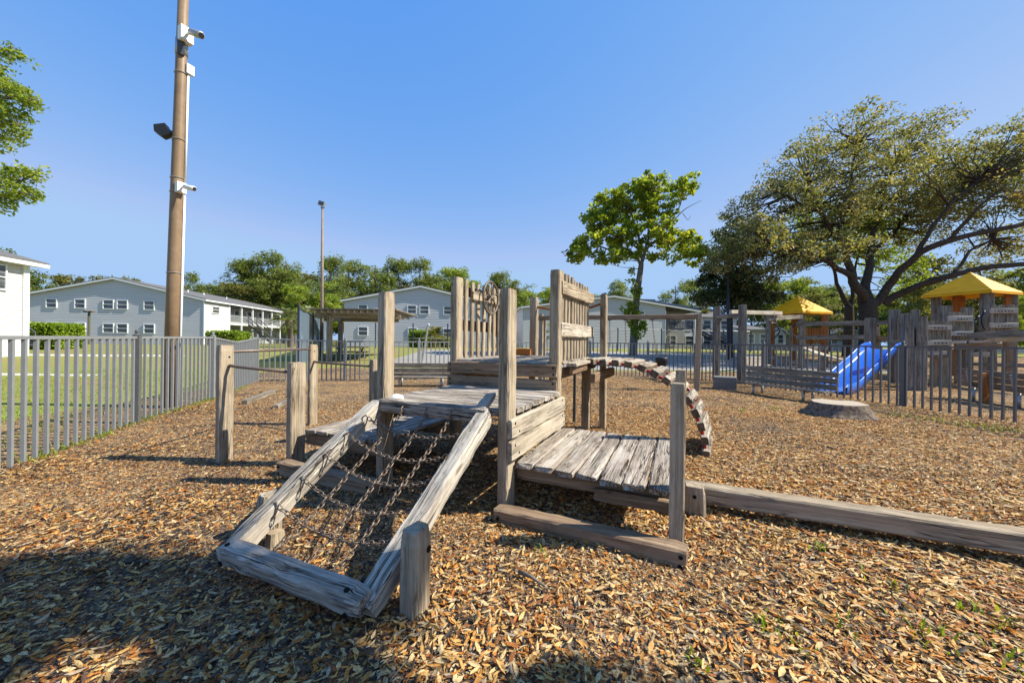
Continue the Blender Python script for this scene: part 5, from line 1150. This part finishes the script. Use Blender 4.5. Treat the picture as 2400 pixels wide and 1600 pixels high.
BT = [('pine', 0, 572, 618, 70, 'spreading pine first from the left behind the long building roof', 1.5), ('pine', 1, 630, 606, 72, 'tall pine standing highest behind the roof of the long left building', 1.3), ('pine', 2, 672, 604, 74, 'tall pine just right of the highest one left of the slim light pole', 1.3),
      ('broad', 0, 760, 640, 52, 'bright green tree behind the pergola and the slim light pole', 1.0), ('pine', 0, 775, 612, 66, 'thin open-crowned pine immediately right of the slim light pole', 1.1), ('pine', 1, 818, 625, 76, 'rounded pine over the left eave of the middle building', 1.2), ('pine', 2, 878, 615, 76, 'dark broad pine over the left roof slope of the middle building', 1.25),
      ('pine', 0, 932, 616, 78, 'pine directly left of the ridge of the middle building', 1.25), ('pine', 1, 985, 622, 80, 'pine directly above the ridge of the middle building', 1.15), ('pine', 2, 1022, 634, 80, 'smaller pine right of the ridge of the middle building', 1.1), ('broad', 1, 1062, 628, 70, 'light green tree behind the picket panel with the wheel', 1.0),
      ('pine', 0, 1165, 648, 84, 'small pine showing between the wheel and the tall middle post', 1.2), ('pine', 2, 1205, 655, 84, 'second small pine right of the wheel', 1.2), ('broad', 0, 1232, 668, 60, 'bright green tree right of the tall middle post', 1.15), ('broad', 1, 1285, 676, 62, 'bright green tree behind the right picket panel', 1.1),
      ('broad', 1, 700, 668, 50, 'low bright green tree behind the small palm', 1.2), ('olive', 0, 490, 672, 66, 'olive tree peeping over the long left roof', 1.6), ('olive', 1, 540, 664, 64, 'olive tree at the left foot of the spreading pine', 1.5), ('pine', 1, 455, 652, 90, 'small sparse pine right of the tall brown pole', .9),
      ('olive', 0, 222, 627, 66, 'olive-green tree rising above the left gable of the long building', .95), ('olive', 1, 160, 645, 66, 'olive-green tree above the left roof slope of the long building', 1.1), ('dark', 0, 92, 653, 60, 'dark tree between the white building and the long gable', 1.2), ('dark', 1, 10, 585, 55, 'dark tree behind the roof of the white building', 1.1), ('olive', 1, 300, 650, 75, 'faint olive tree just over the ridge of the long building', .8),
      ('pine', 1, 1452, 670, 80, 'small pine left of the ivy-clad trunk above the right gable', 1.3), ('pine', 2, 1582, 664, 78, 'rounded pine right of the tall green tree', 1.1), ('pine', 0, 1618, 666, 80, 'second rounded pine right of the tall green tree', 1.1), ('olive', 0, 1650, 690, 60, 'olive tree at the left foot of the magnolia', .9),
      ('dark', 0, 1800, 650, 58, 'dark tree left of the farther yellow roof', 1.3), ('dark', 1, 1862, 652, 62, 'dark tree directly behind the farther yellow roof', 1.3), ('dark', 0, 1925, 665, 64, 'dark tree right of the farther yellow roof', 1.3), ('olive', 1, 1900, 688, 48, 'yellowish olive tree right behind the farther yellow roof', 1.1), ('olive', 0, 1945, 700, 46, 'low yellowish tree left of the oak trunks', 1.2),
      ('broad', 0, 2085, 662, 50, 'bright green tree right of the oak trunk', 1.0), ('dark', 1, 2130, 640, 46, 'dark tree under the lower oak limb', 1.1), ('dark', 0, 2210, 655, 48, 'dark tree left of the nearer yellow roof', 1.2), ('olive', 0, 2290, 590, 44, 'olive tree behind the nearer yellow roof', 1.2), ('dark', 1, 2370, 630, 46, 'dark tree right of the nearer yellow roof', 1.2), ('olive', 1, 2160, 600, 42, 'olive tree in the gap between the two long oak limbs', 1.0), ('dark', 0, 2450, 600, 44, 'dark tree cut by the right edge', 1.1), ('broad', 1, 2410, 690, 34, 'low bright tree low at the right edge beyond the nearer tower', .9)]
NAMES = ['pergola', 'left eave of the middle building', 'ridge of the middle building', 'wheel', 'right picket panel', 'ivy-clad trunk']
for i_, (u_, v_) in enumerate(((530, 662), (590, 640), (650, 640), (715, 640), (745, 655), (800, 655), (845, 648), (905, 640), (955, 645), (1000, 650), (1045, 655), (1090, 655), (1135, 665), (1180, 670), (1225, 676), (1270, 684), (1390, 690), (1420, 688), (1600, 690), (1640, 690), (1760, 668), (1840, 662), (1890, 670), (1960, 690), (2010, 690), (2060, 688), (2110, 672), (2160, 660), (2250, 650), (2330, 640), (2420, 640))):
    where = NAMES[min(5, i_//4)] if u_ < 1500 else ('magnolia', 'farther yellow roof', 'huge oak trunk', 'nearer yellow roof')[0 if u_ < 1700 else 1 if u_ < 1950 else 2 if u_ < 2130 else 3]
    BT.append((('dark', 'broad', 'dark', 'olive', 'dark')[i_ % 5], i_ % 2, u_, v_, 92-(i_ % 3)*4 if u_ < 1700 else 62, 'rearmost treeline tree number %s from the left, near the %s' % (('one two three four five six seven eight nine ten eleven twelve thirteen fourteen fifteen sixteen seventeen eighteen nineteen twenty twenty-one twenty-two twenty-three twenty-four twenty-five twenty-six twenty-seven twenty-eight twenty-nine thirty thirty-one').split()[i_], where), 1.5))
for b in BT: plant(b[0], b[1], b[2], b[3], b[4], b[5], b[6])
# --- palms and hedges
def palm(name, label, base, h, r, n, lean=0, trunk=.16, mat=L_palm):
    t = thing(name, label, 'palm', base); b0 = Vector(base); top_ = b0+Vector((lean, 0, h))
    if h > .6: g = G(); g.tube([b0-UZ*.1, b0.lerp(top_, .5)+Vector((-lean*.2, 0, 0)), top_], [trunk*1.1, trunk*.9, trunk*1.2], 10); g.make('trunk', M_barkp, t)
    rn = random.Random(int(h*100)+n); V = []; Fs = []; tt = []
    for k in range(n):
        a = rn.uniform(0, 6.28); el = rn.uniform(-.5, 1.35); d = Vector((math.cos(a)*math.cos(el), math.sin(a)*math.cos(el), math.sin(el))); sdn = d.cross(UZ).normalized(); L = r*rn.uniform(.75, 1.1)
        for j in range(14):
            f = .35+.65*j/13; c = top_+d*(L*f)-UZ*(L*.35*f*f); 
            for s_ in (-1, 1):
                e = c+(sdn*s_*.75+d*.65)*L*.33-UZ*L*.08*f; i = len(V); V += [c-d*.014*r, c+d*.04*r, e]; Fs.append([i, i+1, i+2]); tt.append(rn.random())
        i = len(V); V += [top_+sdn*.015*r, top_-sdn*.015*r, top_+d*L-UZ*L*.35]; Fs.append([i, i+1, i+2]); tt.append(.5)
    me = np_mesh('crown', np.array([tuple(v) for v in V]), np.array(Fs), mat, np.array(tt)); obj('crown', me, t, Matrix()); return t
palm('palm_tree', 'small palm with grey-green fronds left of the blue windscreen fence', g_at(682, 36), 2.6, 1.55, 46, -.25, .28)
palm('palm_tree', 'short spiky palm beside the hedge in front of the middle building', g_at(1018, 41), 1.0, 1.9, 50, 0, .2, L_yel)
palm('palm_tree', 'spiky palm half hidden behind the right picket panel', g_at(1300, 38), 1.6, 1.8, 40, 0, .2)
palm('palm_tree', 'pale palm head showing over the windscreen fence', g_at(722, 40), 3.4, 1.4, 34, .1, .2)
def hedge(label, u0, u1, vt, y, depth, mat=L_hedge, n=2600, rnd=.3):
    a, b = g_at(u0, y), g_at(u1, y); h = at(u0, vt, y).z-a.z; c = (a+b)/2; t = thing('hedge', label, 'hedge', c, 0, 'clipped hedges')
    w_ = b.x-a.x; P = RG.uniform(-1, 1, (n*2, 3)); m = np.max(np.abs(P), axis=1); P = P/m[:, None]; P = P[:n]
    q = (np.abs(P)**8).sum(1)**(1/8); P /= q[:, None]; P = P*np.array([w_/2, depth/2, h/2])+np.array([c.x, y+depth/2, a.z+h/2])+RG.normal(size=(n, 3))*.05
    obj('foliage', leaf_mesh('foliage', P, .15, mat, np.clip(.5+RG.normal(size=n)*.28, 0, 1), .1, .7), t, Matrix())
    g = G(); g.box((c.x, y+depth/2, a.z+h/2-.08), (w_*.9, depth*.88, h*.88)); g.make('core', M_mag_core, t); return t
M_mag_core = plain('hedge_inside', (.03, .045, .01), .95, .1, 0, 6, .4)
hedge('tall bright yellow-green clipped hedge beside the outdoor staircase at the left', 36, 128, 757, 29, 2.2, n=6000)
hedge('rounded yellow-green hedge at the corner of the long left building', 477, 553, 775, 41, 2.5, n=3500)
hedge('bright square hedge under the windows of the middle building', 957, 1000, 774, 42.3, 1.6, n=2500)
hedge('low dark green hedge against the base of the middle building', 1000, 1060, 792, 43, 1.0, L_brt, n=1500)

# ------------------------------------------------------------------ leaf litter: individual dry leaves over the chips
def litter(n, dist, size, seed, halfw=1.55):
    r = np.random.default_rng(seed); y0, y1 = dist; y = np.sqrt(r.uniform(y0**2, y1**2, n)); x = r.uniform(-halfw, halfw, n)*y
    dn = np.array([noise.noise(Vector((a*.55, b*.55, 7)))+.55*noise.noise(Vector((a*1.9, b*1.9, 2))) for a, b in zip(x, y)])
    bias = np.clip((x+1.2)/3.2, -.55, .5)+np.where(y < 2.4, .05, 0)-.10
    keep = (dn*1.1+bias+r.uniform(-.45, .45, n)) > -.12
    lim_ = np.array([lx_fence(b)-.3 for b in y]); keep &= (x > lim_); x, y = x[keep], y[keep]; n = len(x)
    mz = np.array([micro(a, b) if abs(a) < 9 and b < 11 else 0 for a, b in zip(x, y)])
    z = mz+.004+r.random(n)**2*.022; L = size*r.uniform(.55, 1.25, n); W_ = L*r.uniform(.20, .36, n); th = r.uniform(0, 2*np.pi, n)
    t = np.stack([np.cos(th), np.sin(th), r.normal(0, .16, n)], 1); t /= np.linalg.norm(t, axis=1)[:, None]
    s = np.stack([-np.sin(th), np.cos(th), r.normal(0, .30, n)], 1); s -= t*(s*t).sum(1)[:, None]; s /= np.linalg.norm(s, axis=1)[:, None]; nn = np.cross(t, s)
    C = np.stack([x, y, z], 1); L = L[:, None]; W_ = W_[:, None]; cup = r.uniform(.05, .35, n)[:, None]*W_; curl = r.uniform(-.12, .22, n)[:, None]*L
    P = [C-t*L*.5+nn*curl*.6, C-t*L*.17+s*W_*.46+nn*cup, C+t*L*.2+s*W_*.42+nn*cup, C+t*L*.5+nn*curl, C+t*L*.2-s*W_*.42+nn*cup, C-t*L*.17-s*W_*.46+nn*cup]
    V = np.stack(P, 1).reshape(-1, 3); b = (np.arange(n)*6)[:, None]; Fq = np.concatenate([b+np.array([[0, 1, 2, 3]]), b+np.array([[0, 3, 4, 5]])], 0)
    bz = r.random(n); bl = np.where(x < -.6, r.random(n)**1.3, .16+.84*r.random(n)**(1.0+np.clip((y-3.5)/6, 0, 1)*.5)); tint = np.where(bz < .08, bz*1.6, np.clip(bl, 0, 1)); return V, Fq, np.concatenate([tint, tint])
def chips(n, dist, size, seed):                     # shredded bits, bark chips and thin twigs between the leaves
    r = np.random.default_rng(seed); y0, y1 = dist; y = np.sqrt(r.uniform(y0**2, y1**2, n)); x = r.uniform(-1.55, 1.55, n)*y
    keep = x > np.array([lx_fence(b)-.2 for b in y]); x, y = x[keep], y[keep]; n = len(x)
    z = np.array([micro(a, b) if abs(a) < 9 and b < 11 else 0 for a, b in zip(x, y)])+.002+r.random(n)**3*.02; th = r.uniform(0, 6.283, n); tw = r.random(n) < .05
    L = size*r.uniform(.4, 1.5, n)*np.where(tw, 4.5, 1); W_ = np.where(tw, .0035, L*r.uniform(.2, .7, n)); L = L[:, None]; W_ = W_[:, None]
    t = np.stack([np.cos(th), np.sin(th), r.normal(0, .25, n)*np.where(tw, .3, 1)], 1); s = np.stack([-np.sin(th), np.cos(th), r.normal(0, .35, n)], 1); C = np.stack([x, y, z], 1)
    V = np.stack([C-t*L*.5-s*W_*r.uniform(.2, .5, n)[:, None], C-t*L*.4+s*W_*.5, C+t*L*.5+s*W_*r.uniform(.1, .5, n)[:, None], C+t*L*.4-s*W_*.45], 1).reshape(-1, 3)
    q = r.random(n); T = np.where(tw, .9+.1*r.random(n), np.where(q < .42, r.random(n)*.2, np.where(q < .75, .2+.3*r.random(n), .5+.5*r.random(n))))
    return V, (np.arange(n)*4)[:, None]+np.array([[0, 1, 2, 3]]), T
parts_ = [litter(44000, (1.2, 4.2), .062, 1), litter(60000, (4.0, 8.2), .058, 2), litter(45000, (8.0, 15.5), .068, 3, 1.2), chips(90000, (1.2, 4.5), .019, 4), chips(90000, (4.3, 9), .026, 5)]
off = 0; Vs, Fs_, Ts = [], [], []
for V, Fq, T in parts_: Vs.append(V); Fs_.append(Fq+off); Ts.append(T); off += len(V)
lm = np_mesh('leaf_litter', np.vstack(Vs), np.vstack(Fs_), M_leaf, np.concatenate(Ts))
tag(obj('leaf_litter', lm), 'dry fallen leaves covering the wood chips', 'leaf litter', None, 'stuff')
# weeds / grass tufts
def tufts(spots, name, label, mat, hgt=.11):
    V = []; Fs = []; T = []; rn = random.Random(9)
    for (x, y, n, sp) in spots:
        for _ in range(n):
            px_, py_ = x+rn.gauss(0, sp), y+rn.gauss(0, sp); a = rn.uniform(0, 6.28); h = hgt*rn.uniform(.25, .8); w_ = .004+.003*rn.random(); b = Vector((px_, py_, micro(px_, py_) if abs(px_) < 9 and py_ < 11 else gh(px_, py_))); l_ = Vector((math.cos(a), math.sin(a), 0)); s_ = Vector((-l_.y, l_.x, 0)); i = len(V)
            V += [b-s_*w_, b+s_*w_, b+l_*h*.25+UZ*h*.7+s_*w_*.8, b+l_*h*.25+UZ*h*.7-s_*w_*.8, b+l_*h*.7+UZ*h]; Fs += [[i, i+1, i+2, i+3], [i+3, i+2, i+4, i+4]]; T += [rn.random()]*2
    me = bpy.data.meshes.new(name); me.from_pydata([tuple(v) for v in V], [], [f if f[2] != f[3] else f[:3] for f in Fs]); me.materials.append(mat)
    a = me.attributes.new('tint', 'FLOAT', 'FACE'); a.data.foreach_set('value', T); o = obj(name, me); tag(o, label, 'grass', None, 'stuff')
sp_ = []
for (u, v, n, s_) in ((1926, 1290, 12, .04), (1975, 1470, 14, .05), (2090, 1370, 8, .06), (2280, 1440, 14, .06), (2360, 1475, 18, .08), (2380, 1560, 18, .08), (1800, 1470, 20, .05), (1880, 1520, 14, .04), (1632, 1560, 10, .03), (1740, 962, 30, .05), (1818, 958, 26, .05), (2110, 975, 60, .2), (2200, 985, 70, .25), (2330, 1004, 90, .2), (2270, 1000, 60, .2), (1270, 1300, 6, .03), (2160, 1490, 20, .06), (2240, 1270, 14, .06)):
    p = gp(u, v); sp_.append((p.x, p.y, n, s_))
tufts(sp_, 'grass_tufts', 'small green grass tufts sprouting through the leaves', L_hedge, .09)
rn_ = random.Random(3); sp_ = []
for i in range(420):
    y = rn_.uniform(4.4, 12); x = lx_fence(y)+rn_.gauss(-.05, .10); sp_.append((x, y, 5, .05))
for i in range(2200):
    y = rn_.uniform(3.5, 17); x = lx_fence(y)-rn_.uniform(.8, 9); sp_.append((x, y, 9, .10))
tufts(sp_, 'lawn_blades', 'grass blades on the lawn beyond the left fence', L_brt, .07)
